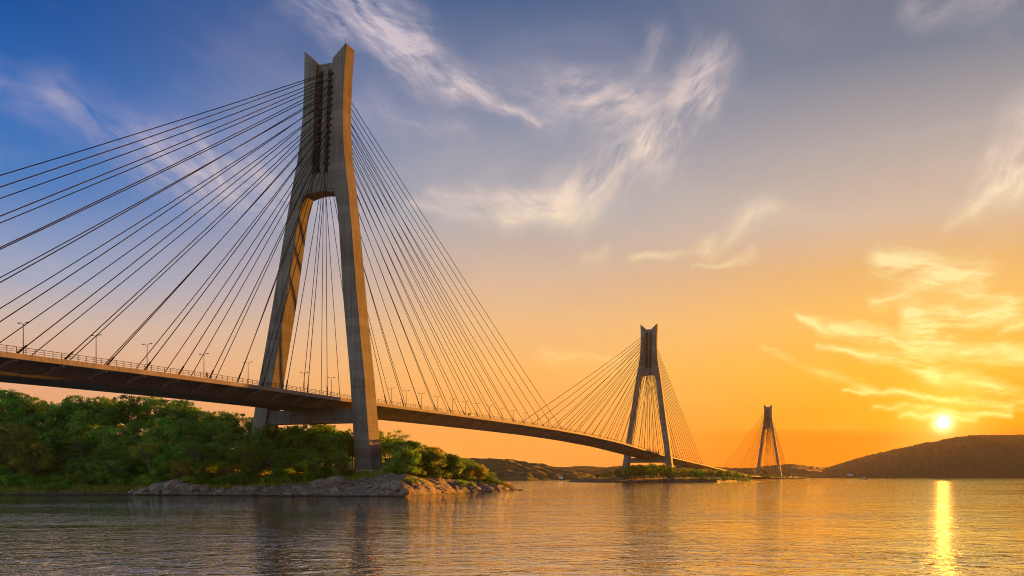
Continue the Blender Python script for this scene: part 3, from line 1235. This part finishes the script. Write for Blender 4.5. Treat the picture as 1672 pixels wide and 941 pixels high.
# trees on the two islets
S2SKY = [(940, 785), (952, 780), (985, 770), (1010, 765), (1032, 760), (1042, 757), (1090, 757), (1106, 763), (1150, 765), (1200, 769), (1240, 779)]
for tz, gap in ((38, 7.0), (60, 7.5), (85, 8)):
    u = 950.0
    while u < 1238:
        uu = u + random.uniform(-3, 3)
        y = np.interp(uu, [a for a, _ in I2S], [b for _, b in I2S]) + tz + random.uniform(-5, 5)
        x = (uu - CX) / F * y
        u += gap * F / y * random.uniform(.8, 1.2)
        kk = min(1, max(0, min((uu - 912) / 35, (1262 - uu) / 77)))
        kk = kk * kk * (3 - 2 * kk)
        z = -2 + (np.interp(tz, [a for a, _ in I2P], [b for _, b in I2P]) + 2) * kk
        top = EYE + (HY - np.interp(uu, [a for a, _ in S2SKY], [b for _, b in S2SKY])) / F * y
        H = (top - z) * random.uniform(.88, 1.0)
        if H < 2.2 or z < .2:
            continue
        c, d, e = frame(S2)
        if any((Vector((x, y, 0)) - (c + e * l)).length < 6.5 for l in (19.3, -19.3)):
            continue
        plant(random.choices(['round', 'tall', 'gold'], [6, 1, 1])[0], x, y, min(H, 13), 'islet', 'islet', z, random.uniform(.75, 1.0))
for i in range(16):
    uu = 1135 + 118 * (i + random.uniform(-.3, .3)) / 15
    tz = random.uniform(9, 18)
    y = np.interp(uu, [a for a, _ in I2S], [b for _, b in I2S]) + tz
    kk = min(1, max(0, (1262 - uu) / 77))
    kk = kk * kk * (3 - 2 * kk)
    z = -2 + (1.5 + 2) * kk
    if z > -.3:
        plant('sd', (uu - CX) / F * y, y, random.uniform(2.4, 4.2), 'islet', 'islet', max(z, 0), 1.5)
for i in range(13):
    uu = 1222 + 98 * (i + random.uniform(-.3, .3)) / 12
    y = 1342 + random.uniform(0, 30)
    x = (uu - CX) / F * y
    plant('round', x, y, random.uniform(4.5, 7) * (.6 if uu > 1300 or uu < 1232 else 1), 'farislet', 'farislet', 1.0, 1.3)

for pr_list in protos.values():
    for pr, _ in pr_list:
        if pr.name not in used:
            for ch in list(pr.children):
                bpy.data.objects.remove(ch)
            bpy.data.objects.remove(pr)

LOOK = {'round': 'dark green round-crowned tree', 'gold': 'yellow-green bushy tree', 'tall': 'tall narrow dark green tree', 'umbrella': 'bright green flat-crowned tree',
        'umbrella_gold': 'golden feathery-leaved tree', 'sd': 'dark green shrub', 'sm': 'bright green leafy shrub', 'sg': 'yellowish shrub'}
WHERE = {'left': 'below the left deck', 'between': 'between the main pylon legs', 'right': 'on the rocky point', 'islet': 'on the islet of the middle pylon',
         'farislet': "on the smallest pylon's islet"}
ROW = {'front': 'low by the shore', 'mid': 'halfway up', 'ridge': 'on the skyline', 'shrub': 'at the wood foot', 'islet': '', 'farislet': ''}
GRP = {'left': 'trees on the slope below the left deck', 'between': 'trees between the main pylon legs', 'right': 'trees on the rocky point', 'islet': 'trees on the middle islet',
       'farislet': 'trees on the far islet'}
bucket = {}
for p in PLANTS:
    bucket.setdefault((p[1], p[3], p[4]), []).append(p)
for (k, reg, row), ps in bucket.items():
    ps.sort(key=lambda q: q[2])
    for i, p in enumerate(ps):
        lb = '%s %s %s' % (LOOK[k], ROW[row], WHERE[reg])
        lb = ' '.join(lb.split())
        if len(ps) > 1:
            lb += ', %s from left' % ORD[min(i, len(ORD) - 1)]
        tag(p[0], lb, 'shrub' if row == 'shrub' else 'tree', 'shrubs at the foot of the wood' if row == 'shrub' else GRP[reg])

# ------------------------------------------------------------------ boulders
def rock_mat():
    m, n, b, nt = new_mat('boulder_rock')
    P = geo_pos(n)
    oi = n.n('ShaderNodeObjectInfo')
    n1 = n.noise(P, 1.1, 6, .65)
    c = n.ramp(n1, [(.25, (.08, .066, .055)), (.5, (.22, .18, .155)), (.75, (.36, .31, .27))])
    c = n.mix(n.math('MULTIPLY', oi.outputs['Random'], .6), c, (.17, .12, .085))
    sep = n.n('ShaderNodeSeparateXYZ')
    nt.links.new(P, sep.inputs[0])
    c = n.mix(n.maprange(n.math('ADD', sep.outputs[2], n.math('MULTIPLY', n1, .3)), .2, .5), (.025, .02, .015), c)
    put(nt, b.inputs['Base Color'], c)
    b.inputs['Roughness'].default_value = .9
    b.inputs['Specular IOR Level'].default_value = .2
    put(nt, b.inputs['Normal'], n.bump(n.noise(P, 3.5, 6, .7), .7, .15))
    return m


M['rock'] = rock_mat()
import bmesh


def rock_mesh(seed):
    bm = bmesh.new()
    bmesh.ops.create_icosphere(bm, subdivisions=3, radius=1)
    r = np.random.default_rng(seed)
    cuts = [(r.normal(size=3), .62 + .3 * r.random()) for _ in range(9)]
    cuts = [(Vector(c).normalized(), k) for c, k in cuts]
    for v in bm.verts:
        p = v.co.copy()
        for c, k in cuts:
            dd = p.dot(c)
            if dd > k:
                p -= c * (dd - k)
        p *= 1 + .10 * mnoise.noise(p * 1.8 + Vector((seed, 0, 0))) + .04 * mnoise.noise(p * 5)
        v.co = p
    me = bpy.data.meshes.new('boulder')
    bm.to_mesh(me)
    bm.free()
    me.materials.append(M['rock'])
    return me


rmesh = [rock_mesh(s) for s in range(6)]
ROCKS = []


def rock(u, t, sx, sy, sz, rz, tilt=0.0, lift=.15):
    y = shore_y(u) + t
    x = (u - CX) / F * y
    o = link(bpy.data.objects.new('boulder', rmesh[random.randrange(6)]))
    rk = rockmask(u, t, x, y)
    z = ground_base(u, t) + max(-.1, rough_h(x, y, rk, t)) * .8
    o.location = (x, y, z + sz * lift)
    o.scale = (sx, sy, sz)
    o.rotation_euler = (tilt, random.uniform(-.2, .2), rz)
    ROCKS.append((o, u, max(sx, sy)))


rock(648, 3.0, 2.0, 1.8, 1.7, .3, 0, .5)
rock(632, 5.0, 1.7, 1.6, 1.2, 1.0)
rock(660, 1.5, 1.5, 1.3, 1.1, 2.0)
for (u, t, a_, b2, c2_) in ((242, 2.6, 2.4, 1.8, 1.1), (262, 4.0, 3.0, 2.2, 1.7), (283, 5.2, 3.2, 2.4, 2.1), (300, 4.4, 2.6, 2.0, 1.7), (318, 3.8, 2.2, 1.8, 1.3), (335, 3.2, 1.8, 1.6, 1.0), (392, 2.8, 2.2, 1.6, 1.2), (412, 2.6, 1.8, 1.5, 1.1), (520, 8, 2.4, 2.0, 1.3), (548, 9, 2.6, 2.0, 1.5)):
    rock(u, t, a_, b2, c2_, random.uniform(-.3, .3), random.uniform(-.2, .2), .25)
for i in range(60):
    u = random.choice([random.uniform(215, 345), random.uniform(360, 480), random.uniform(480, 640), random.uniform(640, 842), random.uniform(470, 640)])
    t = abs(random.gauss(0, 1)) * np.interp(u, [215, 285, 450, 600, 700, 842], [1.6, 3.2, 3.0, 6, 5, 1.5]) + .2
    k = random.choice([.5, .6, .8, .8, 1.0, 1.3]) * (1 if u < 660 else .55)
    rock(u, t, k * random.uniform(.9, 1.9), k * random.uniform(.8, 1.3), k * random.uniform(.5, .85), random.uniform(-.6, .6), random.uniform(-.3, .3))
bz = {}
for o, u, k in ROCKS:
    zone = 'on the low outcrop below the left deck' if u < 352 else ("at the waterline left of the pylon's near leg" if u < 575 else ('on the ledge below the near pylon leg' if u < 680 else 'on the rocky point'))
    size = 'large grey boulder' if k > 1.45 else ('mid-sized grey-brown boulder' if k > .95 else 'small pale boulder')
    bz.setdefault((size, zone), []).append((u, o))
for (size, zone), lst in bz.items():
    lst.sort(key=lambda q: q[0])
    for i, (u, o) in enumerate(lst):
        tag(o, size + ' ' + zone + (', %s from left' % ORD[min(i, 29)] if len(lst) > 1 else ''), 'boulder', 'boulders along the shore')

# grass on the left bank (uncountable)
r = np.random.default_rng(77)
k = 15000
uu = np.concatenate([r.uniform(-60, 215, k // 2), r.uniform(215, 640, k // 2)])
cen, hgt = [], []
for u in uu:
    if u < 215:
        t = r.uniform(2.2, 12)
    else:
        t = r.uniform(4, 26)
    y = shore_y(u) + t
    x = (u - CX) / F * y
    rk = rockmask(u, t, x, y)
    if rk > .4 or r.random() < .25 * (t < 3):
        continue
    cen.append((x, y, ground_base(u, t) + rough_h(x, y, rk, t)))
cen = np.array(cen)
kk = len(cen)
a = r.random(kk) * 6.28
hh = .25 + .4 * r.random(kk)
dv = np.stack([np.cos(a), np.sin(a), np.zeros(kk)], 1)
wv = dv * (.10 + .12 * r.random(kk))[:, None]
lean_ = r.normal(size=(kk, 3)) * .15
lean_[:, 2] = 0
v = np.stack([cen - wv, cen + wv, cen + wv * .35 + lean_ + np.stack([0 * hh, 0 * hh, hh], 1), cen - wv * .35 + lean_ + np.stack([0 * hh, 0 * hh, hh], 1)], 1).reshape(-1, 3)
gr = mesh_np('grass', v, np.arange(len(v)).reshape(-1, 4), leaf_mat('grass_blades', (.14, .20, .024), (.32, .29, .04), .35), None, False, {'tone': np.repeat(r.random(kk), 4)})
tag(gr, 'short yellow-green grass along the bank', 'grass', None, 'stuff')

# ------------------------------------------------------------------ small things
def wheel(parent, x, y, z, rad, w):
    mb = MB()
    mb.tube([(x, y - w / 2, z), (x, y + w / 2, z)], rad, 14)
    ob = mb.build('wheel', M['rubber'], parent)
    mb = MB()
    mb.tube([(x, y - w / 2 - .01, z), (x, y + w / 2 + .01, z)], rad * .55, 10)
    mb.build('rim', M['galv'], ob)


def make_car(s, w, label):
    c, d, e = frame(s)
    r_ = empty('car', dpt(s, w, .02), math.atan2(d.y, d.x))
    prof = [(-2.1, .35), (-2.15, .75), (-1.95, .95), (-1.35, 1.02), (1.0, .98), (1.9, .86), (2.15, .65), (2.1, .35)]
    mb = MB()
    rings = [[(x, yy * (1 - .04 * (z > .9)), z) for x, z in prof] for yy in (-.86, -.8, .8, .86)]
    mb.loft(rings)
    mb.build('body', M['car'], r_)
    cab = [(-1.5, 1.0), (-1.0, 1.45), (.35, 1.47), (1.0, .99)]
    mb = MB()
    mb.loft([[(x, yy * (1 - .12 * (z > 1.2)), z) for x, z in cab] for yy in (-.78, .78)])
    mb.build('cabin', M['glass'], r_)
    mb = MB()
    mb.loft([[(x, yy, z) for x, z in ((-1.02, 1.44), (-.95, 1.5), (.3, 1.52), (.38, 1.46))] for yy in (-.68, .68)])
    mb.build('roof', M['car'], r_)
    for x in (-1.3, 1.3):
        for y in (-.78, .78):
            wheel(r_, x, y, .32, .32, .2)
    for y in (-.6, .6):
        mb = MB()
        mb.box((2.1, y, .68), .1, .32, .14)
        mb.build('headlight', M['white'], r_)
    return tag(r_, label, 'car')


make_car(94.0, 8.2, 'dark red car driving on the main span right of the main pylon')


def make_person(s, w, label):
    c, d, e = frame(s)
    root = dpt(s, w, .02)
    J = {'pelvis': (0, 0, .95), 'chest': (0, .02, 1.28), 'neck': (0, .02, 1.47), 'head': (0, .05, 1.62), 'top': (0, .04, 1.74),
         'hl': (.1, 0, .9), 'kl': (.12, .12, .5), 'fl': (.12, .1, .07), 'tl': (.12, .26, .04), 'hr': (-.1, 0, .9), 'kr': (-.11, -.02, .5), 'fr': (-.11, -.2, .09), 'tr': (-.11, -.05, .04),
         'sl': (.19, .02, 1.4), 'el': (.25, -.02, 1.12), 'wl': (.25, .12, .88), 'dl': (.25, .16, .78), 'sr': (-.19, .02, 1.4), 'er': (-.25, .02, 1.12), 'wr': (-.25, .14, .88), 'dr': (-.25, .19, .78)}
    R = {'pelvis': .15, 'chest': .15, 'neck': .065, 'head': .1, 'top': .07, 'hl': .1, 'kl': .065, 'fl': .05, 'tl': .04, 'hr': .1, 'kr': .065, 'fr': .05, 'tr': .04,
         'sl': .065, 'el': .045, 'wl': .035, 'dl': .03, 'sr': .065, 'er': .045, 'wr': .035, 'dr': .03}
    E_ = [('pelvis', 'chest'), ('chest', 'neck'), ('neck', 'head'), ('head', 'top'), ('pelvis', 'hl'), ('hl', 'kl'), ('kl', 'fl'), ('fl', 'tl'), ('pelvis', 'hr'), ('hr', 'kr'), ('kr', 'fr'), ('fr', 'tr'),
          ('chest', 'sl'), ('sl', 'el'), ('el', 'wl'), ('wl', 'dl'), ('chest', 'sr'), ('sr', 'er'), ('er', 'wr'), ('wr', 'dr')]
    keys = list(J)
    me = bpy.data.meshes.new('person')
    me.from_pydata([J[k] for k in keys], [(keys.index(a), keys.index(b)) for a, b in E_], [])
    o = link(bpy.data.objects.new('person', me))
    md = o.modifiers.new('skin', 'SKIN')
    for i, k in enumerate(keys):
        me.skin_vertices[0].data[i].radius = (R[k], R[k])
    me.skin_vertices[0].data[0].use_root = True
    o.modifiers.new('sub', 'SUBSURF').levels = 1
    # skin, shirt and trousers by height in one material
    m, n, b, nt = new_mat('walker')
    sp = n.n('ShaderNodeSeparateXYZ')
    nt.links.new(n.n('ShaderNodeTexCoord').outputs['Object'], sp.inputs[0])
    cc = n.mix(n.math('GREATER_THAN', sp.outputs[2], .93), (.03, .04, .06), (.05, .03, .03))
    cc = n.mix(n.math('GREATER_THAN', sp.outputs[2], 1.47), cc, (.35, .2, .14))
    put(nt, b.inputs['Base Color'], cc)
    b.inputs['Roughness'].default_value = .85
    me.materials.append(m)
    mb = MB()
    bm = bmesh.new()
    bmesh.ops.create_uvsphere(bm, u_segments=12, v_segments=8, radius=.125)
    for v_ in list(bm.verts):
        if v_.co.z < -.02 and v_.co.y > -.02:
            v_.co.z = -.02
    hm = bpy.data.meshes.new('hair')
    bm.to_mesh(hm)
    bm.free()
    hm.materials.append(M['hair'])
    ho = link(bpy.data.objects.new('hair', hm), o)
    ho.location = (0, .03, 1.68)
    o.location = root
    o.rotation_euler = (0, 0, math.atan2(d.y, d.x) - math.pi / 2)
    return tag(o, label, 'person')


make_person(-59.0, 11.0, 'person in dark clothes walking along the near railing left of the main pylon')
make_person(441.0, 11.0, 'tiny person in dark clothes on the deck between the middle pylon legs')


def make_house(px, y, z, w, dd, h, rz, label):
    r_ = empty('house', ((px - CX) / F * y, y, z), rz)
    mb = MB()
    mb.box((0, 0, h / 2 - 1), w, dd, h + 2)
    mb.build('wall', M['white'], r_)
    mb = MB()
    ov = .4
    mb.add([(-w / 2 - ov, -dd / 2 - ov, h), (w / 2 + ov, -dd / 2 - ov, h), (w / 2 + ov, dd / 2 + ov, h), (-w / 2 - ov, dd / 2 + ov, h), (-w / 2 + 1, 0, h + dd * .32), (w / 2 - 1, 0, h + dd * .32)],
           [(0, 1, 5, 4), (2, 3, 4, 5), (1, 2, 5), (3, 0, 4), (0, 3, 2, 1)])
    mb.build('roof', M['tile'], r_)
    for i in range(3):
        mb = MB()
        mb.box((-w / 3 + i * w / 3, -dd / 2 - .02, h * .55), w * .14, .1, h * .35)
        mb.build('window', M['glass'], r_)
    return tag(r_, label, 'house')


make_house(1388, 1790, 5, 9, 6, 4, .2, 'small pale house on the shore nearest the far boat')
make_house(1630, 2120, 12, 12, 7, 5, -.3, 'low pale house on the brown hill shore, left of two near the frame edge')
make_house(1651, 2220, 26, 16, 8, 5.5, -.2, 'pale house higher on the brown hill near the frame edge')
make_house(916, 905, 3.2, 3.2, 3, 1.8, .3, 'small white house at the foot of the green hill')

# boat
bt = empty('fishing_boat', ((1412 - CX) / F * 1150, 1150, 0), .25)
mb = MB()
rings = []
for x, hw, zt, zb in ((-4.5, 1.0, 1.3, -.2), (-2, 1.5, 1.15, -.3), (1.5, 1.5, 1.25, -.3), (3.6, .9, 1.6, -.1), (4.9, .08, 2.1, .5)):
    rings.append([(x, -hw, zt), (x, -hw * .6, zb), (x, hw * .6, zb), (x, hw, zt)])
mb.loft(rings)
mb.build('hull', M['hull'], bt)
mb = MB()
mb.box((-1.2, 0, 2.2), 3.2, 2.0, 2.1)
mb.build('cabin', M['white'], bt)
mb = MB()
mb.box((-1.2, 0, 3.3), 3.8, 2.4, .14)
mb.build('cabin_roof', M['hull'], bt)
mb = MB()
mb.tube([(.9, 0, 1.2), (.9, 0, 5.4)], [.07, .04], 6)
mb.build('mast', M['steel'], bt)
tag(bt, 'small fishing boat with pale cabin afloat before the brown hill', 'boat')

# ------------------------------------------------------------------ haze
EXPO = 2.5
KX = 2 ** EXPO


def haze():
    mb = MB()
    mb.box((500, 1775, 74), 7600, 4400, 150 + 2)
    m = bpy.data.materials.new('haze_air')
    m.use_nodes = True
    nt = m.node_tree
    nt.nodes.clear()
    out = nt.nodes.new('ShaderNodeOutputMaterial')
    pv = nt.nodes.new('ShaderNodeVolumePrincipled')
    pv.inputs['Color'].default_value = (.95, .8, .65, 1)
    pv.inputs['Density'].default_value = .000013
    pv.inputs['Anisotropy'].default_value = .6
    nt.links.new(pv.outputs[0], out.inputs['Volume'])
    o = mb.build('haze', m)
    tag(o, 'thin warm evening haze over the strait', None, None, 'stuff')


haze()

# ------------------------------------------------------------------ sky
SUN_AZ, SUN_EL = ndir(1540, 690)
world = bpy.data.worlds.new('World')
scene.world = world
world.use_nodes = True
wt = world.node_tree
n = N(wt)
bg = wt.nodes['Background']
bg.inputs['Strength'].default_value = 0.1
D = n.vec('NORMALIZE', n.n('ShaderNodeTexCoord').outputs['Generated'])
sp = n.n('ShaderNodeSeparateXYZ')
wt.links.new(D, sp.inputs[0])
el = n.math('MULTIPLY', n.math('ARCSINE', sp.outputs[2]), 180 / math.pi)
az = n.math('MULTIPLY', n.math('ARCTAN2', sp.outputs[0], sp.outputs[1]), 180 / math.pi)
eln = n.math('DIVIDE', el, 60.0, clamp=True)


def eramp(tab):
    return n.ramp(eln, [(e / 60.0, lin(*c)) for e, c in tab])


r_left = eramp([(0, (236, 150, 92)), (4.6, (229, 162, 118)), (6.2, (224, 172, 136)), (9, (204, 180, 168)), (11.5, (160, 168, 192)), (16.3, (80, 126, 188)), (21, (48, 106, 180)), (25.5, (22, 84, 158)), (40, (16, 48, 105)), (60, (12, 34, 80))])
r_mid = eramp([(0, (238, 150, 70)), (2.3, (243, 158, 74)), (7.2, (248, 183, 104)), (10, (236, 186, 130)), (13.1, (212, 180, 154)), (17, (179, 174, 175)), (22.4, (136, 144, 167)), (29, (76, 101, 142)), (42, (34, 58, 108)), (60, (22, 42, 86))])
r_right = eramp([(0, (255, 108, 0)), (1.3, (255, 128, 0)), (3.5, (255, 163, 8)), (6.3, (255, 184, 52)), (9.9, (251, 190, 94)), (12.6, (234, 181, 113)), (15.6, (214, 186, 162)), (19.9, (178, 167, 163)), (24.5, (122, 129, 146)), (40, (50, 66, 104)), (60, (26, 44, 84))])
r_side = eramp([(0, (160, 62, 6)), (6, (148, 68, 18)), (12, (110, 64, 32)), (18, (74, 58, 54)), (26, (50, 54, 68)), (40, (44, 62, 100)), (60, (24, 44, 84))])  # unseen sky to the right, darkened so sunlit pylon faces stay orange
r_back_fill = eramp([(0, (226, 240, 238)), (6, (236, 246, 240)), (14, (232, 246, 246)), (30, (196, 220, 232)), (60, (110, 142, 176))])  # unseen sky behind the camera, brightened as fill for tree and pylon fronts
c = n.mix(n.maprange(az, -31, 0, smooth=True), r_left, r_mid)
c = n.mix(n.maprange(az, 0, 26, smooth=True), c, r_right)
c = n.mix(n.maprange(az, 30, 50, smooth=True), c, r_side)
c = n.mix(n.math('MAXIMUM', n.maprange(az, 120, 170, smooth=True), n.maprange(az, -34, -75, smooth=True)), c, r_back_fill)

# cirrus strokes, each a tapered streak given by its two ends on the sky
px2 = n.n('ShaderNodeCombineXYZ')
wt.links.new(az, px2.inputs[0])
wt.links.new(el, px2.inputs[1])
A = px2.outputs[0]
w1 = n.vec('SUBTRACT', n.noise(A, .22, 3, .5, color=True), (.5, .5, .5))
w2 = n.vec('SUBTRACT', n.noise(A, .9, 4, .6, color=True), (.5, .5, .5))
Q = n.vec('ADD', A, n.vec('ADD', n.vec('SCALE', w1, scale=2.6), n.vec('SCALE', w2, scale=.55)))
fl = n.vec('MULTIPLY', Q, (1, 1, 0))
STROKES = [   # x0 y0 x1 y1 w0 w1(px) strength
    (470, -30, 560, 60, 46, 40, .35), (560, -20, 660, 80, 90, 60, .55), (600, 20, 740, 145, 70, 34, .6), (740, 145, 880, 195, 26, 9, .6), (640, 60, 700, 100, 70, 60, .3),
    (-40, 130, 90, 165, 40, 45, .16), (90, 165, 250, 245, 55, 40, .3), (250, 245, 430, 300, 60, 75, .38), (330, 270, 560, 360, 70, 60, .3),
    (1075, 60, 1060, 110, 28, 26, .35), (1150, 110, 1140, 160, 60, 48, .75), (1140, 170, 1060, 235, 46, 60, .55), (1060, 230, 930, 320, 70, 75, .65), (930, 330, 830, 368, 60, 22, .7),
    (900, 350, 700, 305, 36, 16, .6), (830, 365, 680, 325, 22, 16, .45), (900, 160, 1030, 175, 60, 50, .35), (760, 130, 900, 165, 40, 50, .3), (960, 170, 1110, 150, 50, 60, .45), (600, 170, 760, 215, 50, 26, .22),
    (1265, 345, 1150, 400, 30, 24, .55), (1150, 405, 1040, 425, 20, 8, .5), (1240, 410, 1120, 440, 14, 6, .45), (1000, 405, 950, 420, 16, 8, .3),
    (1700, 190, 1640, 290, 60, 46, .6), (1640, 290, 1550, 370, 44, 10, .65), (1700, 300, 1600, 350, 40, 26, .4),
    (1440, 430, 1600, 446, 28, 38, .95), (1530, 455, 1430, 490, 22, 18, .6), (1650, 500, 1500, 516, 24, 34, 1.1), (1490, 502, 1545, 548, 24, 22, .9), (1300, 508, 1500, 560, 10, 28, .95), (1500, 560, 1700, 586, 28, 22, 1.0),
    (1340, 552, 1520, 602, 9, 22, .85), (1520, 602, 1710, 650, 22, 16, .95), (1700, 520, 1630, 540, 20, 9, .8), (1370, 640, 1660, 650, 6, 11, .8), (1430, 664, 1660, 667, 6, 9, .8), (1480, 678, 1600, 676, 8, 8, .6), (1250, 570, 1420, 640, 10, 16, .35), (1560, 470, 1690, 480, 8, 14, .5), (880, 575, 1010, 588, 16, 12, .3), (1500, 20, 1690, -10, 30, 40, .3)]
groups = {}
for (x0, y0, x1, y1, wa, wb, st) in STROKES:
    a = ndir(x0, y0)
    b = ndir(x1, y1)
    ab = (b[0] - a[0], b[1] - a[1])
    L2 = ab[0] ** 2 + ab[1] ** 2
    ang = math.degrees(math.atan2(ab[1], ab[0]))
    ang = (ang + 90) % 180 - 90
    gk = 'flat' if y0 > 400 and x0 > 1200 else ('down' if ang < -8 else ('up' if ang > 20 else 'level'))
    rel = n.vec('SUBTRACT', fl, (a[0], a[1], 0))
    t = n.math('MULTIPLY', n.vec('DOT_PRODUCT', rel, (ab[0] / L2, ab[1] / L2, 0)), 1.0, clamp=True)
    q = n.vec('SUBTRACT', rel, n.vec('SCALE', (ab[0], ab[1], 0), scale=t))
    dd = n.vec('LENGTH', q)
    k = 1 / 26.0
    wd = n.math('MULTIPLY_ADD', t, (wb - wa) * k * 1.15, wa * k * 1.15)
    f = n.math('SUBTRACT', 1.0, n.math('DIVIDE', dd, wd), clamp=True)
    f = n.math('MULTIPLY', n.math('POWER', f, 1.6 if gk == 'flat' else 1.35), st)
    groups[gk] = f if gk not in groups else n.math('ADD', groups[gk], f)


def along(deg, sx, sy, scale, detail, rough, dist, off):
    mp = n.n('ShaderNodeMapping', vector_type='TEXTURE')
    wt.links.new(Q2, mp.inputs[0])
    mp.inputs['Location'].default_value = (off, off * .7, 0)
    mp.inputs['Rotation'].default_value = (0, 0, math.radians(deg))
    mp.inputs['Scale'].default_value = (1 / sx, 1 / sy, 1)
    return n.noise(mp.outputs[0], scale, detail, rough, dist)


Q2 = n.vec('ADD', A, n.vec('SCALE', w1, scale=1.6))
dens = None
for gk, deg, off in (('down', -34, 3), ('up', 44, 11), ('level', 4, 23), ('flat', -10, 31)):
    if gk not in groups:
        continue
    f1 = along(deg, .16 if gk != 'flat' else .22, .75 if gk != 'flat' else 1.5, 1.0, 9, .64, .5, off)
    f2 = along(deg + 22, .30, 1.3, 1.0, 8, .66, .4, off + 5)
    fib = n.math('ADD', n.math('MULTIPLY', f1, .68), n.math('MULTIPLY', f2, .40))
    g = n.math('MULTIPLY', groups[gk], n.maprange(fib, .42, .76, .05, 1.7) if gk != 'flat' else n.maprange(fib, .42, .68, .12, 1.6))
    dens = g if dens is None else n.math('ADD', dens, g)
faint = n.math('MULTIPLY', n.maprange(n.noise(n.mapping(A, (.06, .16, 1), (0, 0, .2)), 1.0, 6, .62, .6), .5, .85), .2)
dens = n.math('ADD', dens, faint)
dens = n.math('MINIMUM', dens, .92)
dens = n.math('MULTIPLY', dens, n.maprange(el, 0, 3, 0, 1))
wc = n.ramp(n.math('DIVIDE', el, 30.0, clamp=True), [(0, lin(255, 215, 95)), (.2, lin(255, 240, 140)), (.42, lin(255, 234, 168)), (.6, lin(245, 220, 198)), (.8, lin(226, 206, 200)), (1, lin(214, 200, 204))])
cool = n.ramp(n.math('DIVIDE', el, 30.0, clamp=True), [(0, lin(240, 185, 130)), (.35, lin(235, 205, 180)), (.6, lin(218, 198, 200)), (1, lin(196, 188, 206))])
cc = n.mix(n.maprange(az, -22, 10, smooth=True), cool, wc)
c = n.mix(dens, c, cc)
# low bank of haze under the sun
bank = n.noise(n.mapping(A, (.05, .9, 1)), 1.0, 5, .6)
bk = n.math('MULTIPLY', n.maprange(n.math('ADD', el, n.math('MULTIPLY', n.math('SUBTRACT', bank, .5), 1.6)), 3.0, 2.5), n.maprange(az, 8, 20, smooth=True))
c = n.mix(n.math('MULTIPLY', bk, .8), c, lin(255, 128, 18))
# glow round the sun and its disc
sd = Vector((math.sin(math.radians(SUN_AZ)) * math.cos(math.radians(SUN_EL)), math.cos(math.radians(SUN_AZ)) * math.cos(math.radians(SUN_EL)), math.sin(math.radians(SUN_EL))))
om = n.math('SUBTRACT', 1.0, n.vec('DOT_PRODUCT', D, tuple(sd)))


def glow(deg, col):
    kk = 1.0 / (2 * math.sin(math.radians(deg) / 2) ** 2)
    g = n.math('EXPONENT', n.math('MULTIPLY', om, -kk))
    return n.vec('SCALE', col, scale=g)


c = n.vec('ADD', c, glow(.5, (1.9, 1.45, .85)))
c = n.vec('ADD', c, glow(2.4, (.32, .25, .06)))
c = n.vec('ADD', c, glow(7.0, (.04, .035, .005)))
rad = 1 - math.cos(math.radians(.3))
disc = n.maprange(om, rad * 1.3, rad * .5)
c = n.vec('ADD', c, n.vec('SCALE', (26., 22., 15.), scale=disc))
sky = n.n('ShaderNodeTexSky', sky_type='NISHITA')
sky.sun_disc = False
sky.sun_elevation = math.radians(SUN_EL)
sky.sun_rotation = math.radians(SUN_AZ)
c = n.vec('SCALE', c, scale=10.0 / KX)
c = n.vec('ADD', c, n.vec('SCALE', sky.outputs[0], scale=.002))
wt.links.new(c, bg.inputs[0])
world.cycles.sampling_method = 'MANUAL'
world.cycles.sample_map_resolution = 512

# ------------------------------------------------------------------ sun
ld = bpy.data.lights.new('sun', 'SUN')
ld.energy = 3.6
ld.angle = math.radians(.5)
ld.color = (1.0, .34, .02)
so = link(bpy.data.objects.new('sun', ld))
so.rotation_euler = (-sd).to_track_quat('-Z', 'Y').to_euler()
so.location = (300, 500, 300)

# ------------------------------------------------------------------ camera and render settings
cd = bpy.data.cameras.new('camera')
cd.sensor_width = 36
cd.lens = F / 1672 * 36
cd.shift_y = (HY - 470.5) / 1672
cd.clip_start = .5
cd.clip_end = 20000
cam = link(bpy.data.objects.new('camera', cd))
cam.location = (0, 0, EYE)
cam.rotation_euler = (math.pi / 2, 0, 0)
scene.camera = cam
vs = scene.view_settings
vs.view_transform = 'Standard'
vs.look = 'None'
vs.exposure = EXPO
vs.gamma = 1
vs.use_curve_mapping = False
cy = scene.cycles
cy.use_denoising = True
cy.denoising_prefilter = 'NONE'
cy.max_bounces = 6
cy.transparent_max_bounces = 6
cy.volume_bounces = 0
cy.sample_clamp_direct = .5
cy.sample_clamp_indirect = .5
cy.filter_width = 1.05
